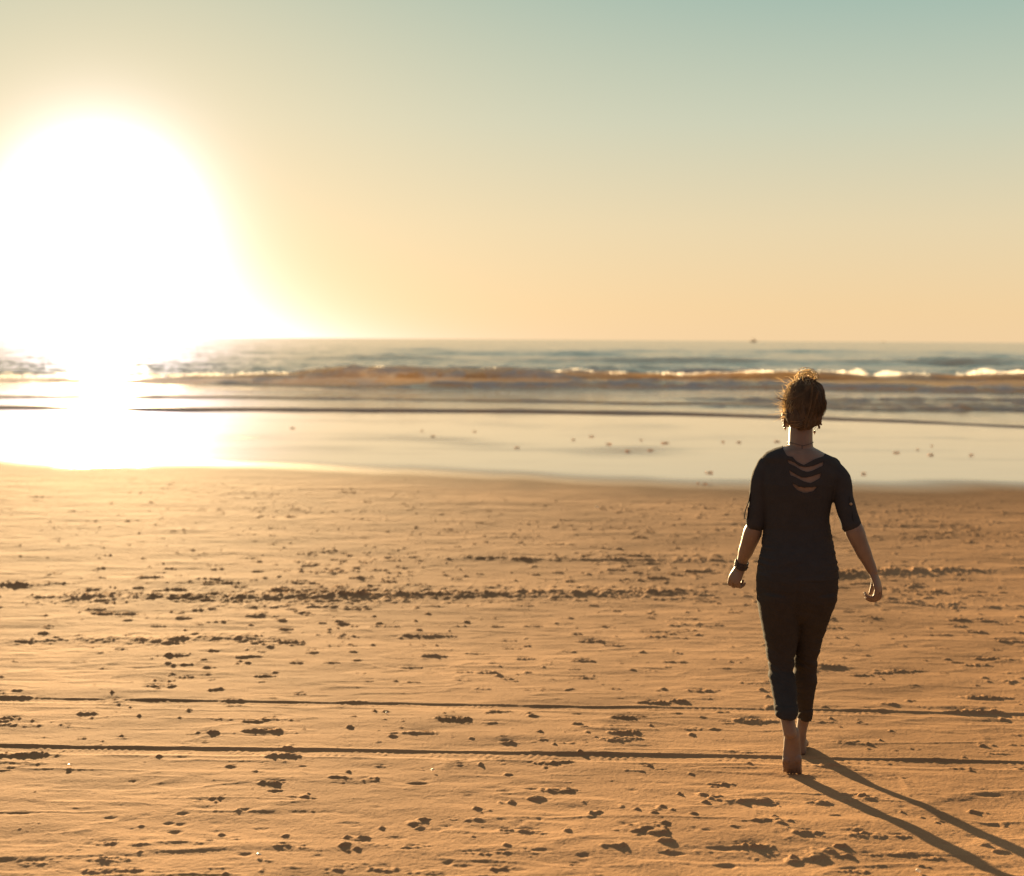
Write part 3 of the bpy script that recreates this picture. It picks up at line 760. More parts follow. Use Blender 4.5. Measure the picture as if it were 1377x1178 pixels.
class Shape:
    """collects closed tubes and ellipsoids; solid() fuses them into one continuous surface"""
    def __init__(self):
        self.v, self.f = [], []

    def rings(self, rings):
        n = len(rings[0])
        b = len(self.v)
        for r in rings:
            self.v.extend(r)
        for i in range(len(rings) - 1):
            for j in range(n):
                a, c = b + i * n + j, b + i * n + (j + 1) % n
                self.f.append((a, c, c + n, a + n))
        for ring, flip in ((0, True), (len(rings) - 1, False)):
            c = sum((Vector(p) for p in rings[ring]), Vector()) / n
            self.v.append(c)
            ci = len(self.v) - 1
            for j in range(n):
                a, d = b + ring * n + j, b + ring * n + (j + 1) % n
                self.f.append((ci, d, a) if flip else (ci, a, d))

    def tube(self, pts, radii, flat=None, up=(0, 1, 0), n=14, cap=True, sub=4):
        """a tube along pts; radii: number or (across, along up)"""
        pts = [Vector(p) for p in pts]
        rr = [(r, r) if isinstance(r, (int, float)) else r for r in radii]
        if sub > 1 and len(pts) > 2:
            P, Rr = [], []
            m = len(pts)
            for i in range(m - 1):
                p0, p1, p2, p3 = pts[max(i - 1, 0)], pts[i], pts[i + 1], pts[min(i + 2, m - 1)]
                for s in range(sub):
                    t = s / sub
                    P.append(0.5 * ((2 * p1) + (p2 - p0) * t + (2 * p0 - 5 * p1 + 4 * p2 - p3) * t * t + (3 * p1 - p0 - 3 * p2 + p3) * t ** 3))
                    tt = t * t * (3 - 2 * t)
                    Rr.append(tuple(rr[i][k] * (1 - tt) + rr[i + 1][k] * tt for k in (0, 1)))
            P.append(pts[-1]); Rr.append(rr[-1])
            pts, rr = P, Rr
        rings = []
        up = Vector(up).normalized()
        m = len(pts)

        def ring(c, t, ra, rb):
            x = up.cross(t)
            x = x.normalized() if x.length > 1e-5 else Vector((1, 0, 0))
            y = t.cross(x).normalized()
            return [c + x * (ra * math.cos(a)) + y * (rb * math.sin(a)) for a in (2 * math.pi * j / n for j in range(n))]
        tan = [(pts[min(i + 1, m - 1)] - pts[max(i - 1, 0)]).normalized() for i in range(m)]
        if cap:
            ra, rb = rr[0]; r0 = min(ra, rb)
            for k in (0.15, 0.5, 0.85):
                s = math.sqrt(max(0, 1 - (1 - k) ** 2))
                rings.append(ring(pts[0] - tan[0] * r0 * (1 - k), tan[0], ra * s, rb * s))
        for i in range(m):
            rings.append(ring(pts[i], tan[i], *rr[i]))
        if cap:
            ra, rb = rr[-1]; r0 = min(ra, rb)
            for k in (0.85, 0.5, 0.15):
                s = math.sqrt(max(0, 1 - (1 - k) ** 2))
                rings.append(ring(pts[-1] + tan[-1] * r0 * (1 - k), tan[-1], ra * s, rb * s))
        self.rings(rings)

    def ball(self, c, r, rot=None, n=20):
        c = Vector(c)
        r = (r, r, r) if isinstance(r, (int, float)) else r
        rings = []
        for i in range(1, n // 2):
            th = math.pi * i / (n // 2)
            ring = []
            for j in range(n):
                a = 2 * math.pi * j / n
                p = Vector((r[0] * math.sin(th) * math.cos(a), r[1] * math.sin(th) * math.sin(a), r[2] * math.cos(th)))
                if rot is not None:
                    p = rot @ p
                ring.append(c + p)
            rings.append(ring[::-1])
        self.rings(rings)

    def slices(self, rows, depth, n=44, square=2.25, grow=0.0):
        """rows: (py, left px, right px, depth centre, half depth) -> stacked superellipses seen at that size in the photograph"""
        rings = []
        for py, lx, rx, dy, hd in rows:
            l, r = at_depth(lx, py, depth + dy), at_depth(rx, py, depth + dy)
            c = (l + r) / 2
            a = max((r - l).length / 2 + grow, 0.002)
            b = max(hd + grow, 0.002)
            ring = []
            for j in range(n):
                t = 2 * math.pi * j / n
                ct, st = math.cos(t), math.sin(t)
                e = 2 / square
                ring.append(Vector((c.x + a * math.copysign(abs(ct) ** e, ct), c.y + b * math.copysign(abs(st) ** e, st), c.z)))
            rings.append(ring[::-1])
        self.rings(rings)

    def solid(self, name, mat, voxel=0.003, smooth=4, parent=None, displace=None, cut=None, thick=0.0):
        me = bpy.data.meshes.new(name)
        me.from_pydata([tuple(p) for p in self.v], [], self.f)
        me.update()
        bm = bmesh.new(); bm.from_mesh(me)
        bmesh.ops.recalc_face_normals(bm, faces=bm.faces[:])
        bm.to_mesh(me); bm.free()
        tmp = bpy.data.objects.new(name, me)
        COL.objects.link(tmp)
        r = tmp.modifiers.new("fuse", 'REMESH'); r.mode = 'VOXEL'; r.voxel_size = voxel; r.use_smooth_shade = True
        if smooth:
            s = tmp.modifiers.new("soft", 'SMOOTH'); s.factor = 0.5; s.iterations = smooth
        dg = bpy.context.evaluated_depsgraph_get()
        dg.update()
        out = bpy.data.meshes.new_from_object(tmp.evaluated_get(dg))
        bpy.data.objects.remove(tmp)
        out.name = name
        nv = len(out.vertices)
        co = np.empty(nv * 3, np.float32); out.vertices.foreach_get('co', co); co = co.reshape(-1, 3)
        if displace is not None:
            no = np.empty(nv * 3, np.float32); out.vertices.foreach_get('normal', no); no = no.reshape(-1, 3)
            co = co + no * displace(co, no)[:, None]
            out.vertices.foreach_set('co', co.astype(np.float32).ravel())
            out.update()
        if cut is not None:
            bm = bmesh.new(); bm.from_mesh(out)
            kill = [f for f in bm.faces if cut(f.calc_center_median(), f.normal)]
            bmesh.ops.delete(bm, geom=kill, context='FACES')
            # soften the stair-steps along the cut
            bm.verts.ensure_lookup_table()
            for _ in range(3):
                new = {}
                for v in bm.verts:
                    be = [e for e in v.link_edges if e.is_boundary]
                    if len(be) == 2:
                        new[v] = (v.co * 2 + be[0].other_vert(v).co + be[1].other_vert(v).co) / 4
                for v, c in new.items():
                    v.co = c
            bm.to_mesh(out); bm.free()
        for p in out.polygons:
            p.use_smooth = True
        out.materials.clear()
        out.materials.append(mat)
        o = link(bpy.data.objects.new(name, out), parent)
        if thick:
            so = o.modifiers.new("thickness", 'SOLIDIFY'); so.thickness = thick; so.offset = -1
        return o


def to_px(p):
    v = CAM_ROT.transposed() @ (Vector(p) - Vector((0, 0, CAM_Z)))
    return (PW / 2 + FPX * v.x / -v.z, PH / 2 - FPX * v.y / -v.z)


def inside(poly, x, y):
    r = False
    j = len(poly) - 1
    for i in range(len(poly)):
        xi, yi = poly[i]; xj, yj = poly[j]
        if (yi > y) != (yj > y) and x < (xj - xi) * (y - yi) / (yj - yi) + xi:
            r = not r
        j = i
    return r


D0 = 6.08
SKIN = skin_material()
BLACK = cloth_material("black_jersey", (0.043, 0.042, 0.043))
DENIM = cloth_material("black_denim", (0.043, 0.039, 0.036), 700)
HAIR = plain_material("hair", (0.095, 0.066, 0.042), 0.85, 0, 0.35, 0.25)
STRAND = plain_material("hair_strand", (0.25, 0.17, 0.095), 0.5, 0, 0.3, 0.5)
LIT_WISP = plain_material("sunlit_wisp", (0.88, 0.74, 0.50), 0.4, 0, 0.12, 0.6)  # sunlit gold put into the colour of the outer hairs
METAL = plain_material("dull_metal", (0.55, 0.42, 0.28), 0.35, 1.0)
LEATHER = plain_material("dark_leather", (0.05, 0.035, 0.028), 0.6)

woman_base = on_ground(1072, 1029)
woman = link(bpy.data.objects.new("person", None))
woman.location = woman_base
tag(woman, 'barefoot woman with messy bun in black top and rolled jeans walking towards the sea', 'person')
WM = Matrix.Translation(woman_base).inverted()

# torso outline: py, left, right, depth offset, half depth
TORSO = [(594, 1061, 1090.5, 0.03, 0.048), (598, 1058.5, 1092, 0.03, 0.055), (601.5, 1051, 1096, 0.03, 0.066), (604.5, 1041, 1102, 0.028, 0.076), (609, 1031, 1110, 0.025, 0.084), (615, 1025, 1122, 0.022, 0.088),
         (622, 1028, 1127, 0.02, 0.091), (634, 1024, 1131, 0.02, 0.098), (650, 1022, 1128, 0.02, 0.104), (664, 1023, 1122, 0.025, 0.106),
         (675, 1024, 1118.5, 0.03, 0.106), (692, 1026, 1114.8, 0.03, 0.100), (709, 1027.5, 1115.5, 0.025, 0.096), (722, 1026, 1118, 0.02, 0.097),
         (737, 1024, 1121.5, 0.01, 0.104), (750, 1021.5, 1124, 0.0, 0.112), (765, 1020, 1126, -0.005, 0.118), (776, 1019, 1126.5, -0.008, 0.120)]
HIPS = [(742, 1026, 1119, 0.0, 0.100), (757, 1021, 1124, 0.0, 0.114), (768, 1018.5, 1126, -0.005, 0.119), (778, 1017, 1126.5, -0.01, 0.121), (790, 1017.5, 1126.5, -0.01, 0.121),
        (804, 1018, 1124.5, -0.005, 0.116), (814, 1020, 1120, 0.0, 0.106), (824, 1026, 1113, 0.003, 0.090), (836, 1040, 1100, 0.01, 0.060)]
LEG_L = [(784, 1024, 1072, -0.008, 0.085), (797, 1018.5, 1076, -0.008, 0.114), (805, 1018, 1077, -0.005, 0.116), (816, 1019.5, 1076, 0.0, 0.110), (830, 1022, 1075, 0.005, 0.100), (855, 1027, 1073, 0.015, 0.086), (870, 1029.5, 1070.5, 0.02, 0.078), (884, 1031.5, 1067.5, 0.022, 0.074),
         (899, 1033.5, 1066, 0.01, 0.072), (912, 1035, 1068.5, -0.03, 0.070), (936, 1039, 1071, -0.105, 0.062), (948, 1041.5, 1071, -0.150, 0.056), (960, 1044, 1070, -0.180, 0.050)]
LEG_R = [(784, 1072, 1120, -0.008, 0.085), (797, 1067, 1125, -0.008, 0.114), (805, 1065, 1124, -0.002, 0.116), (816, 1065, 1120, 0.008, 0.108), (835, 1065, 1113, 0.03, 0.096), (855, 1065, 1106.5, 0.06, 0.080), (884, 1067, 1098.5, 0.10, 0.072), (899, 1067.5, 1097, 0.12, 0.068),
         (912, 1066, 1098, 0.13, 0.070), (936, 1068, 1094, 0.15, 0.062), (951, 1071.5, 1092, 0.18, 0.055), (964, 1073.5, 1090.5, 0.20, 0.049)]


def P(px, py, d):
    return at_depth(px, py, D0 + d)


# arm joints (photograph px, depth offset, radius in m across / along depth)
ARM_L = [(P(1032.5, 628, 0.03), 0.048), (P(1024.5, 645, 0.03), (0.043, 0.050)), (P(1021, 670, 0.03), (0.040, 0.045)), (P(1016.5, 700, 0.035), (0.039, 0.042)),
         (P(1012, 716, 0.05), (0.040, 0.040)), (P(1004, 738, 0.10), (0.0335, 0.034)), (P(998.5, 752, 0.14), (0.0245, 0.027)), (P(996, 763, 0.16), (0.0215, 0.025))]
ARM_R = [(P(1119, 635, 0.01), 0.048), (P(1129, 645, 0.0), (0.043, 0.050)), (P(1134, 670, -0.02), (0.042, 0.045)), (P(1143, 697, -0.05), (0.040, 0.042)),
         (P(1149, 714, -0.06), (0.041, 0.040)), (P(1159, 738, -0.055), (0.034, 0.035)), (P(1168, 757, -0.05), (0.0255, 0.028)), (P(1173.5, 769, -0.05), (0.021, 0.026))]


def hand(S, W, d, n, bend=1.0, spread=1.0, thumb_open=0.5, scale=1.0):
    """palm and five bent fingers from wrist W; d points to the knuckles, n out of the back of the hand"""
    d = d.normalized()
    n = (n - d * n.dot(d)).normalized()
    w = d.cross(n).normalized()
    if w.y < 0:
        w = -w                                    # the index side points forward
    s = scale
    # palm
    k0, k1 = W + d * 0.012 * s, W + d * 0.084 * s
    S.tube([W - d * 0.012, W + d * 0.028 * s + n * 0.002, W + d * 0.062 * s + n * 0.003, k1 + n * 0.001],
           [(0.019, 0.025), (0.0145, 0.031), (0.0125, 0.036), (0.0095, 0.034)], up=w, n=18)
    S.ball(W + d * 0.034 * s + w * 0.016 - n * 0.009, (0.014, 0.014, 0.022), n=14)
    lens = ((0.043, 0.026, 0.021), (0.047, 0.030, 0.022), (0.044, 0.028, 0.022), (0.034, 0.021, 0.019))
    bends = ((18, 46, 30), (26, 56, 36), (32, 62, 40), (36, 64, 42))
    for i, off in enumerate((0.0275, 0.0095, -0.0085, -0.0255)):
        p = W + d * (0.082 - 0.0035 * abs(i - 1)) * s + w * off
        pts, rad = [p - d * 0.018, p], [0.0088, 0.0092]
        ang = 0.0
        r = (0.0084, 0.0086, 0.0081, 0.0072)[i]
        for j, (ln, b) in enumerate(zip(lens[i], bends[i])):
            ang += math.radians(b * bend * (0.9 + 0.1 * ((i * 7 + j * 3) % 3)))
            dd = (d * math.cos(ang) - n * math.sin(ang) + w * off * spread * 2.0).normalized()
            p = p + dd * ln * s
            pts.append(p); rad.append(r * (0.97, 0.88, 0.72)[j])
        S.tube(pts, rad, up=w, n=12, sub=3)
    # thumb leaves the index side of the palm near its base
    b0 = W + d * 0.020 * s + w * 0.018 - n * 0.006
    t1 = (d * 0.72 + w * (0.35 + 0.5 * thumb_open) - n * 0.42).normalized()
    t2 = (d * 0.86 + w * 0.12 - n * 0.50).normalized()
    b1 = b0 + t1 * 0.042 * s
    b2 = b1 + t2 * 0.032 * s
    b3 = b2 + t2 * 0.023 * s - n * 0.004
    S.tube([b0, b1, b2, b3], [0.0135, 0.0105, 0.0098, 0.0078], up=w, n=12, sub=3)


HEAD_C = P(1079.5, 548, 0.045)


def build_body():
    S = Shape()
    # torso a little inside the clothes, bare at the neck and upper back
    S.slices(TORSO, D0, grow=-0.0050)
    S.slices(HIPS, D0, grow=-0.010)
    S.slices(LEG_L[:-2], D0, grow=-0.010); S.slices(LEG_R[:-2], D0, grow=-0.010)
    # neck, tilted forward a little
    S.tube([P(1077, 616, 0.02), P(1076.5, 604, 0.022), P(1076.5, 588, 0.028), P(1077, 574, 0.035), P(1078.5, 560, 0.05)], [(0.062, 0.058), (0.053, 0.055), (0.0505, 0.055), (0.050, 0.056), (0.052, 0.060)], up=(0, 1, 0), n=24)
    for sx in (-1, 1):                             # slope of the shoulders
        a = P(1076, 608 if sx < 0 else 611, 0.02) + Vector((sx * 0.03, 0, 0))
        b = P(1038 if sx < 0 else 1114, 626 if sx < 0 else 630, 0.02)
        S.tube([a, (a + b) / 2, b], [0.034, 0.032, 0.030], n=16)
    # head with a face
    c = HEAD_C
    S.ball(c + Vector((0, 0.005, 0.012)), (0.073, 0.092, 0.088), n=28)
    S.ball(c + Vector((0, 0.035, -0.038)), (0.058, 0.062, 0.075), n=24)
    S.ball(c + Vector((0, 0.005, -0.040)), (0.066, 0.072, 0.058), n=24)
    S.ball(c + Vector((0, 0.075, -0.085)), (0.030, 0.026, 0.024), n=18)         # chin
    for sx in (-1, 1):
        S.ball(c + Vector((sx * 0.040, 0.058, -0.035)), (0.024, 0.026, 0.028), n=16)   # cheek
        S.ball(c + Vector((sx * 0.032, 0.078, 0.016)), (0.024, 0.015, 0.010), n=14)    # brow
        S.ball(c + Vector((sx * 0.031, 0.076, -0.002)), (0.0135, 0.012, 0.0095), n=14) # eye
        S.tube([c + Vector((sx * 0.055, 0.05, -0.075)), c + Vector((sx * 0.066, 0.0, -0.045))], [0.014, 0.016], n=10)  # jaw
    S.tube([c + Vector((0, 0.088, 0.012)), c + Vector((0, 0.103, -0.012)), c + Vector((0, 0.113, -0.032))], [0.008, 0.010, 0.013], n=12)
    S.ball(c + Vector((-0.010, 0.100, -0.034)), 0.0085, n=10); S.ball(c + Vector((0.010, 0.100, -0.034)), 0.0085, n=10)
    S.ball(c + Vector((0, 0.094, -0.056)), (0.021, 0.011, 0.0055), n=14)
    S.ball(c + Vector((0, 0.092, -0.065)), (0.018, 0.011, 0.0060), n=14)
    # ears
    for px, py, sx in ((1054.5, 564, -1), (1102.0, 566, 1)):
        e = P(px, py, 0.05)
        for k in range(9):
            t = -0.6 + k / 8 * 4.0
            q = e + Vector((sx * (0.002 + 0.005 * abs(math.sin(t))), -0.012 * math.cos(t) * 1.1, 0.026 * math.sin(t) * (1 if k < 6 else 0.9)))
            S.ball(q, (0.0055, 0.006, 0.006), n=8)
        S.ball(e + Vector((-sx * 0.004, 0.003, -0.004)), (0.007, 0.012, 0.022), n=12)
        S.ball(e + Vector((0, 0.003, -0.028)), (0.0055, 0.007, 0.009), n=10)
    # arms and hands
    for A in (ARM_L, ARM_R):
        S.tube([p for p, r in A], [(r - 0.007 if i < 3 else r) if isinstance(r, float) else tuple(x - (0.008 if i < 4 else 0) for x in r) for i, (p, r) in enumerate(A)], up=(0, 1, 0), n=20)
    wl, wr = ARM_L[-1][0], ARM_R[-1][0]
    hand(S, wl, Vector((-0.034, 0.02, -0.085)), Vector((-0.80, -0.62, 0.1)), bend=1.25, thumb_open=0.2, scale=0.83)
    hand(S, wr, Vector((0.030, -0.005, -0.090)), Vector((0.86, -0.50, 0.2)), bend=1.10, thumb_open=0.3, scale=0.98)
    # rear (left) lower leg and foot, heel lifted, sole towards the camera
    knee = P(1050, 905, 0.0)
    S.tube([P(1058.2, 959, -0.172), P(1058.6, 965, -0.179), P(1060, 974, -0.188), P(1062, 985, -0.195)],
           [(0.031, 0.036), (0.0305, 0.039), (0.0290, 0.039), (0.028, 0.036)], n=20)
    toe_g = on_ground(1065, 1041)
    ty = toe_g.y - D0
    heel = P(1065.5, 982, ty - 0.030)
    ball_ = P(1065, 1019, ty - 0.022)
    up_ = Vector((0, 1, 0.35)).normalized()
    # foot as a column from heel to ball: width across x, thickness along depth
    S.tube([P(1065.5, 984.0, ty - 0.005), P(1065.2, 990, ty - 0.004), P(1065.0, 1000, ty + 0.004), P(1065.0, 1012, ty + 0.002), P(1065.0, 1022, ty - 0.002), P(1065.2, 1030, ty + 0.004)],
           [(0.0290, 0.026), (0.0330, 0.032), (0.0350, 0.030), (0.0385, 0.024), (0.0420, 0.019), (0.0405, 0.014)], up=(0, 1, 0), n=22)
    S.tube([P(1061, 976, ty + 0.025), P(1063, 992, ty + 0.028), P(1064.5, 1010, ty + 0.016)], [(0.028, 0.030), (0.031, 0.030), (0.034, 0.020)], n=18)   # instep
    S.ball(P(1065.5, 987, ty - 0.010), (0.028, 0.023, 0.029), n=18)
    S.ball(P(1072.5, 1021, ty - 0.012), (0.019, 0.015, 0.020), n=14)
    S.ball(P(1058.0, 1022, ty - 0.010), (0.018, 0.013, 0.018), n=14)
    for px, py0, py1, r, dx in ((1073.8, 1027, 1038.2, 0.0125, 0.6), (1067.8, 1028, 1038.6, 0.0078, 0.1), (1063.6, 1028, 1038.0, 0.0073, -0.1), (1059.6, 1027, 1036.8, 0.0070, -0.4), (1055.6, 1026, 1035.0, 0.0068, -0.9)):
        g = P(px + dx, py1 + 1.0, ty + 0.014 + (1039 - py1) * 0.005)
        g.z = max(g.z, float(ground_z(g.y)) + r * 0.6)
        S.tube([P(px, py0, ty + 0.002), P(px + dx * 0.5, (py0 + py1) / 2, ty + 0.004), g], [r * 1.05, r, r * 1.08], n=10, sub=3)
    # front (right) ankle and foot, flat on the sand
    hg = on_ground(1080, 1015)
    fy = hg.y - D0
    S.tube([P(1082, 955, 0.19), P(1080.5, 966, fy + 0.01), P(1077.5, 982, fy + 0.015), P(1076, 995, fy + 0.02), P(1076.5, 1008, fy + 0.02)],
           [(0.022, 0.032), (0.0265, 0.034), (0.0235, 0.031), (0.0240, 0.033), (0.027, 0.034)], n=20)
    z0 = lambda y: float(ground_z(y))
    fx = P(1077, 1010, fy).x
    ang = math.radians(9)
    def F(fwd, side, h):
        x = fx + fwd * math.sin(ang) + side * math.cos(ang)
        y = hg.y + 0.025 + fwd * math.cos(ang) - side * math.sin(ang)
        return Vector((x, y, z0(y) + h))
    S.tube([F(-0.012, 0, 0.026), F(0.03, 0, 0.030), F(0.09, 0.004, 0.034), F(0.145, 0.004, 0.022), F(0.18, 0.002, 0.014)],
           [(0.027, 0.026), (0.030, 0.031), (0.034, 0.033), (0.043, 0.021), (0.043, 0.013)], up=(0, 0, 1), n=20)
    S.tube([P(1076.5, 990, fy + 0.03), F(0.06, 0, 0.06), F(0.12, 0, 0.036)], [0.026, 0.028, 0.022], n=14)
    S.ball(F(0.175, 0.033, 0.012), (0.016, 0.022, 0.012), n=12)
    for k, (sd, ln, r) in enumerate(((-0.030, 0.060, 0.0125), (-0.011, 0.058, 0.0082), (0.005, 0.052, 0.0078), (0.020, 0.044, 0.0074), (0.034, 0.034, 0.0070))):
        S.tube([F(0.175, sd, 0.013), F(0.175 + ln * 0.6, sd, 0.013), F(0.175 + ln * 0.9, sd, 0.008)], [r * 1.05, r, r], n=10, sub=3)
    return S.solid("body", SKIN, voxel=0.0026, smooth=3, parent=None)


def attach(o, parent):
    """parent keeping the place it was built in"""
    o.parent = parent
    o.matrix_parent_inverse = Matrix.Translation(parent.location).inverted()
    return o


body = attach(build_body(), woman)

NECKLINE = [(1048, 560), (1052.7, 603), (1058, 612.9), (1065.8, 614.2), (1069.7, 619.4), (1080.8, 625.6), (1088, 621.4), (1097.2, 616.8), (1107.6, 613.5), (1110.3, 607), (1116, 560)]
SLITS = [[(990 + x / 7.65, 590 + y / 7.65) for x, y in poly] for poly in (
    [(525, 215), (600, 245), (650, 280), (715, 293), (790, 280), (905, 232), (895, 275), (800, 322), (740, 342), (690, 334), (620, 292), (535, 250)],
    [(543, 322), (610, 365), (670, 395), (730, 398), (800, 380), (877, 352), (865, 405), (800, 440), (765, 458), (700, 440), (610, 395), (555, 375)],
    [(570, 452), (640, 490), (700, 505), (760, 503), (845, 488), (790, 540), (740, 556), (690, 556), (640, 535), (600, 505)])]


def build_top():
    S = Shape()
    S.slices(TORSO, D0, grow=0.0015)
    for sx in (-1, 1):
        a = P(1076, 612 if sx < 0 else 616, 0.02) + Vector((sx * 0.045, 0, 0))
        b = P(1037 if sx < 0 else 1117, 622 if sx < 0 else 628, 0.02)
        S.tube([a, (a + b) / 2, b], [0.036, 0.042, 0.046], n=18)
    for A, end in ((ARM_L, P(1016.0, 703.5, 0.035)), (ARM_R, P(1144.5, 705.5, -0.055))):
        pts = [A[i][0] for i in range(4)]
        rad = [A[0][1] + 0.003, tuple(x + 0.003 for x in A[1][1]), tuple(x + 0.002 for x in A[2][1]), tuple(x + 0.0025 for x in A[3][1])]
        # the sleeve ends cleanly just above the elbow
        pts[3] = end
        S.tube(pts, rad, up=(0, 1, 0), n=24, cap=True)

    def folds(co, no):
        x, y, z = co[:, 0], co[:, 1], co[:, 2]
        side = np.clip(np.abs(no[:, 0]) - 0.35, 0, 1) * 1.5
        zl = z - woman_base.z
        tor = sstep(1.12, 0.98, zl) * (1 - sstep(0.0, 0.02, np.abs(x - 1.26) - 0.30))
        ru = (fbm(z * 75 + x * 5, y * 14, 511, 2) - 0.5) * 0.013 * side * tor
        soft = (fbm(x * 10 + z * 5, z * 13 + y * 9, 512, 3) - 0.5) * 0.0075
        sl = (fbm(z * 42 - x * 25, y * 30, 513, 2) - 0.5) * 0.0055 * sstep(0.20, 0.24, np.abs(x - 1.26))
        back = (fbm(x * 16 + z * 9, z * 34 - x * 12, 514, 2) - 0.5) * 0.009 * np.clip(-no[:, 1], 0, 1) * sstep(1.15, 0.95, zl)
        return ru + soft + sl + back

    def cut(c, n):
        if c.z < woman_base.z + 1.18:
            return False
        px, py = to_px(c)
        if c.y < D0 + 0.055:
            if inside(NECKLINE, px, py):
                return True
            if n.y < 0.1:
                return any(inside(p, px, py) for p in SLITS)
        else:                                      # round scoop at the front
            return ((px - 1079) / 33) ** 2 + ((py - 594) / 34) ** 2 < 1
        return False
    return S.solid("black_top", BLACK, voxel=0.0030, smooth=4, displace=folds, cut=cut, thick=0.002)


top = attach(build_top(), woman)


def build_jeans():
    S = Shape()
    S.slices(HIPS, D0); S.slices(LEG_L, D0); S.slices(LEG_R, D0)

    def folds(co, no):
        x, y, z = co[:, 0], co[:, 1], co[:, 2]
        zl = z - woman_base.z
        knee = np.exp(-((zl - 0.43) / 0.10) ** 2)
        a = (fbm(x * 18 + z * 6, z * 46 + x * 14, 521, 3) - 0.5) * (0.005 + 0.009 * knee)
        b = (fbm(z * 60, x * 12 + y * 8, 522, 2) - 0.5) * 0.006 * np.clip(np.abs(no[:, 0]) - 0.3, 0, 1) * (0.5 + knee)
        seat = -0.008 * np.exp(-((x - P(1072, 800, -0.1).x) / 0.012) ** 2) * np.clip(-no[:, 1], 0, 1) * sstep(0.62, 0.70, zl) * (1 - sstep(0.78, 0.84, zl))
        return a + b + seat
    o = S.solid("rolled_jeans", DENIM, voxel=0.0030, smooth=3, displace=folds)
    attach(o, woman)
    # the rolled cuffs stand proud of the legs
    for rows in ([(946.5, 1041, 1072, -0.147, 0.060), (950, 1040.8, 1072.8, -0.155, 0.064), (956, 1041.5, 1072.6, -0.170, 0.063), (962, 1043, 1071.5, -0.183, 0.059), (964.5, 1044.5, 1070.5, -0.185, 0.055)],
                 [(950, 1072.6, 1092.2, 0.18, 0.056), (953, 1072, 1092.8, 0.182, 0.060), (959, 1072.4, 1092.2, 0.19, 0.059), (965, 1073, 1091.3, 0.20, 0.056), (967, 1074, 1090.5, 0.20, 0.052)]):
        C = Shape()
        C.slices(rows, D0)
        cuff = C.solid("trouser_cuff", DENIM, voxel=0.003, smooth=2,
                       displace=lambda co, no: (fbm(co[:, 0] * 40, co[:, 2] * 60 + co[:, 1] * 30, 530, 2) - 0.5) * 0.007)
        attach(cuff, o)
    return o


jeans = build_jeans()


def tube_mesh(name, lines, mat, n=4):
    """many thin tubes in one mesh: lines = [(points, radii)]"""
    V, Fc = [], []
    for pts, rad in lines:
        m = len(pts)
        b = len(V)
        for i in range(m):
            t = (pts[min(i + 1, m - 1)] - pts[max(i - 1, 0)])
            t = t.normalized() if t.length > 1e-9 else Vector((0, 0, 1))
            x = t.orthogonal().normalized(); y = t.cross(x)
            for j in range(n):
                a = 2 * math.pi * j / n
                V.append(tuple(pts[i] + (x * math.cos(a) + y * math.sin(a)) * rad[i]))
        for i in range(m - 1):
            for j in range(n):
                p, q = b + i * n + j, b + i * n + (j + 1) % n
                Fc.append((p, q, q + n, p + n))
    me = bpy.data.meshes.new(name)
    me.from_pydata(V, [], Fc)
    for p in me.polygons:
        p.use_smooth = True
    me.materials.append(mat)
    return link(bpy.data.objects.new(name, me))


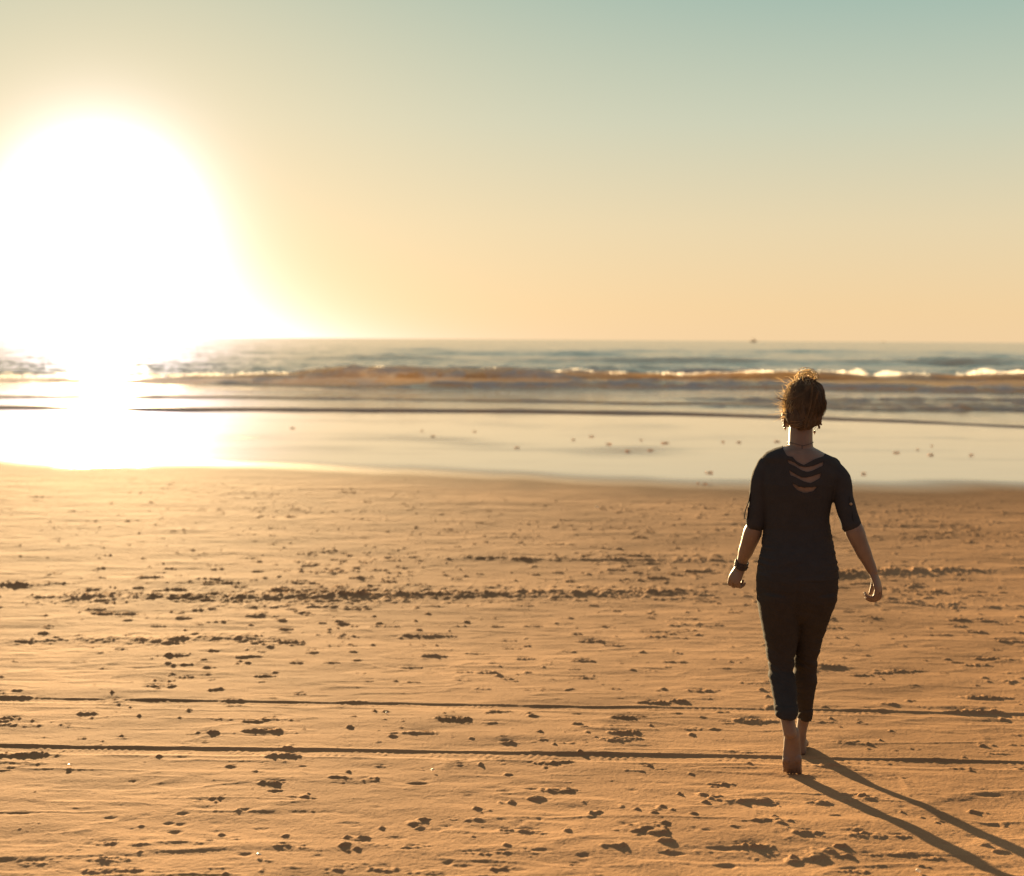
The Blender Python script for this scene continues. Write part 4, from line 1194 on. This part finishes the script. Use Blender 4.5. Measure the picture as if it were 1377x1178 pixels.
def build_hair():
    rnd = random.Random(11)
    c = HEAD_C
    S = Shape()
    # swept-up mass: fuller at the crown, narrow at the nape, uncovered over the face
    rows = [(513, 1072, 1096, 0.035, 0.040), (518, 1064, 1103, 0.035, 0.075), (526, 1061.5, 1106, 0.035, 0.098), (536, 1059, 1107, 0.030, 0.108), (546, 1057.5, 1105.5, 0.025, 0.108),
            (555, 1055.5, 1105, 0.018, 0.098), (564, 1057, 1103, 0.010, 0.084), (571, 1062, 1097, 0.002, 0.064), (577, 1070, 1088, -0.004, 0.040)]
    S.slices(rows, D0, square=2.1)
    S.ball(P(1083, 514, 0.02), (0.034, 0.038, 0.024), n=18)
    S.ball(P(1104.5, 543, 0.02), (0.018, 0.030, 0.024), n=12)

    def waves(co, no):
        x, y, z = co[:, 0] - c.x, co[:, 1] - c.y, co[:, 2] - c.z
        th = np.arctan2(x, -y - 0.0)
        w = (fbm(th * 6 + z * 14, z * 7, 541, 3) - 0.5) * 0.016
        w += (fbm(th * 26 + z * 30, z * 9, 542, 2) - 0.5) * 0.007
        return w

    def cut(p, n):                                  # nothing in front of the hairline
        return p.y > c.y + 0.045 and p.z < c.z + 0.050 + 0.35 * (p.y - c.y - 0.06)
    hair = S.solid("hair", HAIR, voxel=0.003, smooth=3, displace=waves, cut=cut, thick=0.004)
    attach(hair, woman)
    cn = P(1081, 545, 0.028)
    bun = P(1083.5, 508, 0.015)
    lines = []
    # combed strands from the hairline up to the bun
    for i in range(1300):
        th = rnd.uniform(-2.1, 2.1)
        ph = rnd.uniform(-0.85, 0.9)
        start = cn + Vector((0.086 * math.sin(th) * math.cos(ph), -0.108 * math.cos(th) * math.cos(ph), 0.105 * math.sin(ph)))
        end = bun + Vector((rnd.gauss(0, 0.014), rnd.gauss(0, 0.016), rnd.gauss(-0.016, 0.006)))
        side = rnd.gauss(0, 0.006)
        pts = []
        m = 9
        for k in range(m):
            t = k / (m - 1)
            q = start.lerp(end, t)
            d = q - cn
            e = Vector((d.x / 0.080, d.y / 0.110, d.z / 0.110))
            L_ = e.length
            target = 1.0 + 0.035 * math.sin(t * 3.1) + rnd.gauss(0, 0.004)
            if L_ > 1e-4:
                q = cn + d * (target / L_) * (1 - 0.0 * t)
            q = q.lerp(end, max(0, t - 0.8) * 5)
            q += Vector((side * math.sin(t * 5 + i), 0, 0))
            pts.append(q)
        lines.append((pts, [0.0007] * m))
    # loops of the bun
    wisps = []
    for i in range(58):
        ax = Vector((rnd.gauss(0, 0.35), rnd.gauss(1, 0.3), rnd.gauss(0, 0.5))).normalized()
        u = Vector((0, 0, 1)).cross(ax).normalized(); v = ax.cross(u)
        ra, rb = rnd.uniform(0.020, 0.042), rnd.uniform(0.014, 0.030)
        cc = bun + Vector((rnd.gauss(0.002, 0.008), rnd.gauss(0, 0.012), rnd.gauss(0.006, 0.006)))
        a0, span = rnd.uniform(0, 6.28), rnd.uniform(2.6, 5.4)
        pts = []
        for k in range(16):
            aa = a0 + span * k / 15
            pts.append(cc + u * ra * math.cos(aa) + v * rb * math.sin(aa) + ax * 0.010 * math.sin(aa * 2 + i))
        (wisps if i % 3 else lines).append((pts, [0.0010] * 16))
    # loose hairs: most blow out to the left
    for i in range(230):
        left = rnd.random() < 0.72
        th = rnd.uniform(-2.1, -1.15) if left else rnd.uniform(1.25, 2.0)
        ph = rnd.uniform(-0.55, 1.2)
        n_ = Vector((math.sin(th) * math.cos(ph), -math.cos(th) * math.cos(ph), math.sin(ph)))
        s0 = cn + Vector((n_.x * 0.077, n_.y * 0.104, n_.z * 0.104))
        ln = rnd.uniform(0.018, 0.052) * (1.0 if left else 0.55) * (1.0 if rnd.random() < 0.8 else 1.5)
        tang = Vector((rnd.gauss(-0.32, 0.28), rnd.gauss(-0.1, 0.4), rnd.gauss(0.55, 0.45)))
        curl = Vector((rnd.gauss(-0.5, 0.5), rnd.gauss(0, 0.5), rnd.gauss(-0.5, 0.6)))
        pts = []
        for k in range(10):
            t = k / 9
            pts.append(s0 + (n_ * 0.16 * math.sin(t * 2.4) + tang * t * 0.8 + curl * 0.55 * t * t) * ln)
        wisps.append((pts, [0.0007 * (1 - 0.5 * k / 9) for k in range(10)]))
    # fine pale hairs painting the sun's rim light along the left side and top
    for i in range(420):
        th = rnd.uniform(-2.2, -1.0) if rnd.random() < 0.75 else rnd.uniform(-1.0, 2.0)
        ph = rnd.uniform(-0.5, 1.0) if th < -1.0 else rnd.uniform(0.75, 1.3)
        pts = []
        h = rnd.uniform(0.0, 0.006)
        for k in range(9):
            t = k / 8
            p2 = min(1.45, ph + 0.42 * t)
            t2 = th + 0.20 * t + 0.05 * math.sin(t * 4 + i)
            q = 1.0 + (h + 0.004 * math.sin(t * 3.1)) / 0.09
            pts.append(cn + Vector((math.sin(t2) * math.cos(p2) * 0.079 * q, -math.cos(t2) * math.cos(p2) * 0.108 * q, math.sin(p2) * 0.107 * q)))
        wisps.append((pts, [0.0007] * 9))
    # two long locks drawn across and blown out at the left, and the curl by the right temple
    for (pl, dd) in (([(1094, 514), (1083, 527), (1071, 535), (1060, 538.5), (1051, 538.5), (1043, 535.5)], -0.085),
                     ([(1088, 518), (1076, 530), (1064, 536), (1055, 535), (1047, 529), (1044, 526)], -0.080),
                     ([(1092, 520), (1090, 540), (1086, 556), (1082, 566), (1074, 571), (1061, 572)], -0.088),
                     ([(1100, 528), (1094, 545), (1090, 560), (1085, 570), (1084, 576)], -0.075),
                     ([(1104, 534), (1108.5, 541), (1108.5, 548), (1105, 552), (1103, 548)], 0.02),
                     ([(1102, 545), (1104, 556), (1103.5, 564), (1101, 569), (1099, 573)], 0.0)):
        for r_ in range(3 if pl[-1][0] < 1050 else 9):
            jit = Vector((rnd.gauss(0, 0.0022), rnd.gauss(0, 0.004), rnd.gauss(0, 0.0022)))
            ctrl = []
            for i, (x, y) in enumerate(pl):
                out = -0.02 * (i >= 2) if pl[-1][0] < 1050 else 0
                ctrl.append(P(x, y, dd + out * 0 + 0.055 * max(0, (1062 - x) / 20)) + jit * (1 + 0.5 * i))
            pts = []
            m = len(ctrl)
            for i in range(m - 1):
                p0, p1, p2, p3 = ctrl[max(i - 1, 0)], ctrl[i], ctrl[i + 1], ctrl[min(i + 2, m - 1)]
                for s in range(5):
                    t = s / 5
                    pts.append(0.5 * ((2 * p1) + (p2 - p0) * t + (2 * p0 - 5 * p1 + 4 * p2 - p3) * t * t + (3 * p1 - p0 - 3 * p2 + p3) * t ** 3))
            pts.append(ctrl[-1])
            lines.append((pts, [0.0009] * len(pts)))
    st = tube_mesh("loose_strands", lines, STRAND, 3)
    attach(st, hair)
    attach(tube_mesh("flyaway_rim_wisps", wisps, LIT_WISP, 3), hair)
    return hair


hair = build_hair()


def build_trinkets():
    # earrings
    for px, py, d in ((1055.8, 575.5, 0.045), (1095.2, 580.8, 0.045)):
        S = Shape()
        p = P(px, py, d)
        S.ball(p, 0.0062, n=14)
        S.tube([p + Vector((0, 0, 0.004)), p + Vector((0, 0.002, 0.016))], [0.0012, 0.0010], n=6)
        S.ball(p - Vector((0, 0, 0.008)), 0.003, n=10)
        attach(S.solid("earring", METAL, voxel=0.0009, smooth=1), woman)
    # thin necklace at the back of the neck
    pts = []
    cx = P(1076, 597, 0.022)
    for k in range(49):
        a = 2 * math.pi * k / 48
        q = Vector((cx.x + 0.0545 * math.cos(a), cx.y + 0.060 * math.sin(a), 0))
        q.z = P(1076, 598.5, 0).z + 0.004 * abs(math.cos(a)) * 3.0 - 0.030 * max(0, math.sin(a))
        pts.append(q)
    o = tube_mesh("necklace", [(pts, [0.0013] * len(pts)), ([P(1078.5, 599, -0.046), P(1078.5, 603.5, -0.049)], [0.0016, 0.0022])], LEATHER, 6)
    attach(o, woman)
    # bracelet stack and watch-like band on the left wrist
    w = P(997, 758.5, 0.152)
    ax = (ARM_L[-1][0] - ARM_L[-2][0]).normalized()
    u = Vector((0, 1, 0)).cross(ax).normalized(); v = ax.cross(u).normalized()
    L_ = []
    rnd = random.Random(3)
    for k in range(5):
        off = (k - 2) * 0.0065
        tilt = rnd.uniform(-0.25, 0.25)
        ring = [w + ax * (off + 0.008 * tilt * math.cos(a) * 3) + u * 0.0275 * math.cos(a) + v * 0.030 * math.sin(a) for a in (2 * math.pi * j / 28 for j in range(29))]
        L_.append((ring, [0.0026 + 0.0012 * rnd.random()] * 29))
    for j in range(11):
        a = 2 * math.pi * j / 11
        c0 = w + ax * rnd.uniform(-0.006, 0.016) + u * 0.030 * math.cos(a) + v * 0.032 * math.sin(a)
        L_.append(([c0 - ax * 0.003, c0, c0 + ax * 0.003], [0.001, 0.0045, 0.001]))
    attach(tube_mesh("bracelet", L_, LEATHER, 8), woman)
    # sleeve tabs: a loose loop on the left, a ring button on the right
    pl = [(1009, 662), (1006.8, 674), (1003, 684), (1000.7, 693), (1001.5, 697.5), (1004.2, 698), (1005.6, 691), (1006, 682)]
    strip = []
    for dy in (-0.006, -0.002, 0.002, 0.006):
        strip.append(([P(x, y, 0.02 + dy) for x, y in pl], [0.0022] * len(pl)))
    attach(tube_mesh("sleeve_tab", strip, BLACK, 6), top)
    bc = P(1143.4, 677.3, -0.072)
    strip = [([P(1142.6, 668, -0.063 + d), P(1143.6, 678, -0.070 + d), P(1147, 690, -0.085 + d), P(1148, 700, -0.098 + d)], [0.0028] * 4) for d in (0.0, 0.005, 0.010)]
    attach(tube_mesh("sleeve_tab", strip, BLACK, 6), top)
    ring = [bc + Vector((0.0042 * math.cos(a), -0.010, 0.0042 * math.sin(a))) for a in (2 * math.pi * j / 20 for j in range(21))]
    attach(tube_mesh("button", [(ring, [0.0016] * 21)], METAL, 8), top)


build_trinkets()
# ------------------------------------------------------------------ boats on the horizon
def hull_boat(name, px, py, dist, length, mat_h, mat_w, label, rot):
    v = ray(px, py)
    t = dist / v.y
    root = link(bpy.data.objects.new(name, None))
    root.location = (v.x * t, dist, 0.0)
    root.rotation_euler = (0, 0, rot)
    tag(root, label, 'boat')
    L = length
    # hull: lofted sections with sheer and flare
    secs = []
    for i in range(13):
        s = i / 12
        x = (s - 0.5) * L
        half = 0.15 * L * (1 - max(0, (s - 0.55) / 0.45) ** 2.2) * (0.82 + 0.18 * min(1, s * 5))
        deck = 0.115 * L + 0.09 * L * max(0, s - 0.4) ** 1.6 * 2.0
        secs.append([(x, -half, deck), (x, -half * 0.86, 0.03 * L), (x, -half * 0.35, -0.05 * L), (x, half * 0.35, -0.05 * L), (x, half * 0.86, 0.03 * L), (x, half, deck)])
    V = [p for r in secs for p in r]
    Fc = []
    for i in range(12):
        for j in range(5):
            a = i * 6 + j
            Fc.append((a, a + 1, a + 7, a + 6))
        Fc.append((i * 6 + 5, i * 6, i * 6 + 6, i * 6 + 11))
    Fc.append(tuple(range(5, -1, -1)))
    me = bpy.data.meshes.new("hull"); me.from_pydata(V, [], Fc); me.materials.append(mat_h)
    link(bpy.data.objects.new("hull", me), root)

    def box(nm, x0, x1, w, z0, z1, mat, taper=0.85, parent=None):
        bm = bmesh.new()
        vs = [bm.verts.new(((x0 if a < 0 else x1) * (1 if z == z0 else 1) , b * w * (1 if z == z0 else taper), z)) for z in (z0, z1) for a, b in ((-1, -1), (1, -1), (1, 1), (-1, 1))]
        for f in ((3, 2, 1, 0), (4, 5, 6, 7), (0, 1, 5, 4), (1, 2, 6, 5), (2, 3, 7, 6), (3, 0, 4, 7)):
            bm.faces.new([vs[i] for i in f])
        bmesh.ops.bevel(bm, geom=bm.edges[:], offset=0.01 * L, segments=2, affect='EDGES')
        m2 = bpy.data.meshes.new(nm); bm.to_mesh(m2); bm.free(); m2.materials.append(mat)
        return link(bpy.data.objects.new(nm, m2), parent or root)
    cab = box("wheelhouse", 0.02 * L, 0.24 * L, 0.095 * L, 0.11 * L, 0.34 * L, mat_w)
    box("wheelhouse_roof", 0.0, 0.27 * L, 0.11 * L, 0.342 * L, 0.365 * L, mat_h, 1.0, cab)
    mast = tube_mesh("mast", [([Vector((-0.02 * L, 0, 0.1 * L)), Vector((-0.02 * L, 0, 0.58 * L))], [0.013 * L, 0.008 * L]),
                              ([Vector((-0.02 * L, 0, 0.50 * L)), Vector((-0.40 * L, 0, 0.20 * L))], [0.007 * L, 0.006 * L]),
                              ([Vector((-0.02 * L, 0, 0.56 * L)), Vector((0.48 * L, 0, 0.24 * L))], [0.004 * L, 0.004 * L])], mat_h, 8)
    mast.parent = root
    return root


BOAT_DARK = plain_material("boat_paint", (0.16, 0.055, 0.025), 0.6)
BOAT_PALE = plain_material("boat_cabin", (0.30, 0.16, 0.09), 0.6)
hull_boat("fishing_boat", 1012.5, 457.5, 2300, 12.5, BOAT_DARK, BOAT_PALE, "small brown fishing boat with wheelhouse on the horizon above and left of the woman", 0.25)
hull_boat("fishing_boat", 1187.5, 459, 3600, 8.0, BOAT_DARK, BOAT_PALE, "tiny faint boat on the horizon to the right of the woman", -0.2)

# ------------------------------------------------------------------ weed scraps and shells
WEED = plain_material("dried_weed", (0.62, 0.36, 0.15), 0.7, 0, 0.4, 0.6)


def weed(px, py, wpx, hpx, label, seed):
    g = on_ground(px, py)
    rnd = random.Random(seed)
    w = 0.60 * wpx * g.y / FPX
    root = bpy.data.objects.new("seaweed_scrap", None)
    V, Fc = [], []
    nb = 5 + int(wpx * 0.9)
    for i in range(nb):
        a = rnd.uniform(-0.6, 0.6) + (math.pi if rnd.random() < 0.5 else 0)
        p = Vector((rnd.gauss(0, 0.22) * w, rnd.gauss(0, 0.12) * w, 0.006))
        ln = w * rnd.uniform(0.22, 0.5)
        wd = rnd.uniform(0.012, 0.03) + 0.04 * w * rnd.random()
        rise = rnd.uniform(0.2, 1.0) * hpx * g.y / FPX * 0.16
        m = 7
        b = len(V)
        for k in range(m):
            t = k / (m - 1)
            q = p + Vector((math.cos(a + t * 0.5), math.sin(a + t * 0.7), 0)) * ln * t
            z = 0.008 + rise * math.sin(t * 2.7) + 0.008 * rnd.random()
            s = wd * (0.5 + math.sin(t * 3.0)) * 0.6
            nrm = Vector((-math.sin(a), math.cos(a), 0.5 * math.sin(i + t * 3)))
            for sd, lift in ((-1, 0), (1, 0)):
                e = q + nrm * s * sd
                V.append((e.x, e.y, max(0.002, z + nrm.z * s * sd)))
        for k in range(m - 1):
            Fc.append((b + 2 * k, b + 2 * k + 1, b + 2 * k + 3, b + 2 * k + 2))
    me = bpy.data.meshes.new("seaweed_scrap")
    me.from_pydata(V, [], Fc)
    me.materials.append(WEED)
    o = link(bpy.data.objects.new("seaweed_scrap", me))
    o.location = g
    so = o.modifiers.new("thickness", 'SOLIDIFY'); so.thickness = 0.004
    tag(o, label, 'seaweed', 'seaweed scraps on the wet sand')


WEEDS = [
    (955, 636, 13, 4.0, "largest dark brown seaweed scrap on the wet sand, just left of the woman's shoulder"),
    (948, 651.5, 7, 2.5, "thin dark seaweed scrap on the wet edge below the largest seaweed scrap"),
    (938.5, 651, 5, 2.0, "dark speck of seaweed on damp sand left of the thin scrap at the wet edge"),
    (1161, 637.5, 10, 3.0, "dark brown seaweed scrap on wet sand just right of the woman's shoulder"),
    (1045, 594, 10, 2.8, "flat brown seaweed scrap on wet sand level with the woman's neck, left of her"),
    (843, 607.5, 12, 3.2, "brown seaweed scrap lying on the grey dull bar in the wet sand"),
    (817, 597.5, 11, 3.0, "brown two-tufted seaweed scrap up and left of the grey dull bar"),
    (795, 587, 8, 3.5, "small brown seaweed scrap, upper of the cluster in the middle of the wet sand"),
    (771, 591.5, 7, 2.5, "small seaweed scrap at the left end of the middle cluster on wet sand"),
    (862, 592, 5, 2.8, "round dark seaweed tuft above and right of the grey dull bar"),
    (895, 596, 14, 2.2, "long thin seaweed wisp on wet sand between the grey bar and the woman"),
    (875, 606, 9, 2.0, "faint seaweed wisp just right of the grey dull bar"),
    (972, 594.5, 8, 2.6, "small brown seaweed scrap on wet sand left of the flat scrap by the woman's neck"),
    (993, 595, 9, 2.2, "double seaweed wisp between the small scrap and the flat scrap near the woman"),
    (695, 602.5, 12, 2.8, "dark oval seaweed scrap near the centre of the wet sand"),
    (638.5, 580.5, 6, 2.4, "small rust coloured seaweed scrap higher up the wet sand, near its middle"),
    (583, 587, 9, 4.5, "upright brown seaweed tuft at the right end of a dull streak on wet sand"),
    (393, 576, 9, 3.0, "pale brown seaweed scrap on the bright wet sand at left"),
    (567, 579.5, 6, 2.0, "tiny pale seaweed scrap just above the upright tuft"),
    (1206, 609, 11, 2.4, "thin brown seaweed wisp, first to the right of the woman's shoulder"),
    (1234, 605, 6, 2.6, "small orange brown seaweed dot right of the thin wisp"),
    (1253, 612, 13, 2.6, "long brown seaweed scrap right of the orange dot on wet sand"),
    (1306, 612.5, 10, 2.8, "farthest right brown seaweed scrap on the wet sand"),
    (1253, 600, 5, 1.8, "tiny seaweed speck above the long scrap on the right wet sand"),
]
for i, a in enumerate(WEEDS):
    weed(*a, seed=100 + i)

SHELL = plain_material("shell", (0.80, 0.70, 0.55), 0.3, 0, 0.12, 0.3)


def shell(px, py, size, label, seed):
    g = on_ground(px, py)
    rnd = random.Random(seed)
    V, Fc = [(0, -0.5 * size, 0.001)], []
    nr, na = 6, 13
    for r in range(1, nr + 1):
        for a in range(na):
            t = -1.25 + 2.5 * a / (na - 1)
            d = size * r / nr
            rib = 1 + 0.05 * (a % 2)
            V.append((math.sin(t) * d * 0.62, -0.5 * size + math.cos(t) * d, (0.30 * size * math.sin(r / nr * 2.6) * math.cos(t * 0.9)) * rib + 0.002))
    for a in range(na - 1):
        Fc.append((0, 1 + a, 2 + a))
    for r in range(nr - 1):
        for a in range(na - 1):
            b = 1 + r * na + a
            Fc.append((b, b + na, b + na + 1, b + 1))
    me = bpy.data.meshes.new("shell"); me.from_pydata(V, [], Fc); me.materials.append(SHELL)
    for p in me.polygons:
        p.use_smooth = True
    o = link(bpy.data.objects.new("shell", me))
    o.location = g + Vector((0, 0, 0.004)); o.rotation_euler = (rnd.uniform(-0.2, 0.5), rnd.uniform(-0.3, 0.3), rnd.uniform(0, 6.28))
    so = o.modifiers.new("thickness", 'SOLIDIFY'); so.thickness = 0.0012
    tag(o, label, 'shell', 'white shells on the dry sand')


for i, a in enumerate(((93, 1032, 0.024, "pale half shell on the sand below the nearer tyre track, at left"),
                       (582, 1037, 0.014, "tiny white shell below the nearer tyre track, near the middle"),
                       (1234, 1174, 0.018, "white shell at the bottom edge below the woman's shadows"),
                       (348, 1152, 0.018, "white shell in the lower left sand near a row of footprints"),
                       (803, 683, 0.05, "bright shell on the far sand below the wet edge, left of the woman"),
                       (520, 960, 0.012, "tiny white shell between the two tyre tracks"))):
    shell(*a, seed=i)

# ------------------------------------------------------------------ spray thrown up along the breaking crest
def build_spray():
    rnd = random.Random(8)
    V, Fc = [], []

    def fleck(x, y, z, s):
        b = len(V)
        a = rnd.uniform(0, math.pi)
        n = 6
        for j in range(n):
            t = 2 * math.pi * j / n
            r = s * rnd.uniform(0.6, 1.1)
            V.append((x + r * math.cos(t) * math.cos(a * 0.3), y + r * 0.35 * math.sin(a) * math.cos(t), z + r * 0.75 * math.sin(t)))
        Fc.append(tuple(range(b, b + n)))
    # stretches of broken crest, photograph px along the wave: start, end, height, density
    for x0, x1, h, k in ((598, 640, 0.20, 0.7), (640, 690, 0.50, 1.5), (690, 720, 0.2, 0.6), (735, 800, 0.36, 1.3), (800, 838, 0.2, 0.6), (505, 530, 0.32, 0.8), (560, 590, 0.16, 0.5), (380, 500, 0.14, 0.25), (20, 370, 0.14, 0.16),
                         (985, 1032, 0.18, 0.7), (1112, 1128, 0.25, 1.0), (1128, 1150, 0.50, 1.6), (1165, 1202, 0.42, 1.5), (1205, 1232, 0.15, 0.6), (1290, 1330, 0.60, 1.5), (1340, 1372, 0.42, 1.2), (880, 960, 0.10, 0.2), (-300, 0, 0.2, 0.3), (1400, 1700, 0.35, 0.7)):
        for i in range(int((x1 - x0) * 6.5 * k)):
            px = rnd.uniform(x0, x1)
            x = (px - 688.5) / FPX * 86.0
            yc = float(crest_y(np.array([x]))[0])
            env = max(0.15, math.sin(math.pi * (px - x0) / (x1 - x0)) ** 0.6) * (0.5 + 0.9 * float(vnoise(x * 1.1, 0.5, 601)))
            z = crest_z(x) + 0.0 + 0.62 * h * env * rnd.random() ** 1.8
            fleck(x, yc + rnd.gauss(0.2, 0.5), z, rnd.uniform(0.018, 0.05))
    # a thin broken line of foam along the whole crest and scraps in the wash
    for i in range(2600):
        x = rnd.uniform(-48, 48)
        if vnoise(x * 0.55, 3.3, 611) < 0.45:
            continue
        yc = float(crest_y(np.array([x]))[0])
        fleck(x, yc + rnd.gauss(0.1, 0.3), crest_z(x) + 0.0 + 0.13 * rnd.random(), rnd.uniform(0.015, 0.04))
    me = bpy.data.meshes.new("sea_foam"); me.from_pydata(V, [], Fc)
    m = bpy.data.materials.new("sea_foam")
    nt, N, L = nodes_of(m)
    out = N.new('ShaderNodeOutputMaterial')
    d = N.new('ShaderNodeBsdfDiffuse'); d.inputs[0].default_value = (0.8, 0.78, 0.74, 1)
    t = N.new('ShaderNodeBsdfTranslucent'); t.inputs[0].default_value = (0.86, 0.82, 0.76, 1)
    mx = N.new('ShaderNodeMixShader'); mx.inputs[0].default_value = 0.6
    L.new(d.outputs[0], mx.inputs[1]); L.new(t.outputs[0], mx.inputs[2]); L.new(mx.outputs[0], out.inputs[0])
    me.materials.append(m)
    o = link(bpy.data.objects.new("sea_foam", me))
    tag(o, 'white foam and spray along the crest of the breaking wave', 'foam', kind='stuff')


build_spray()
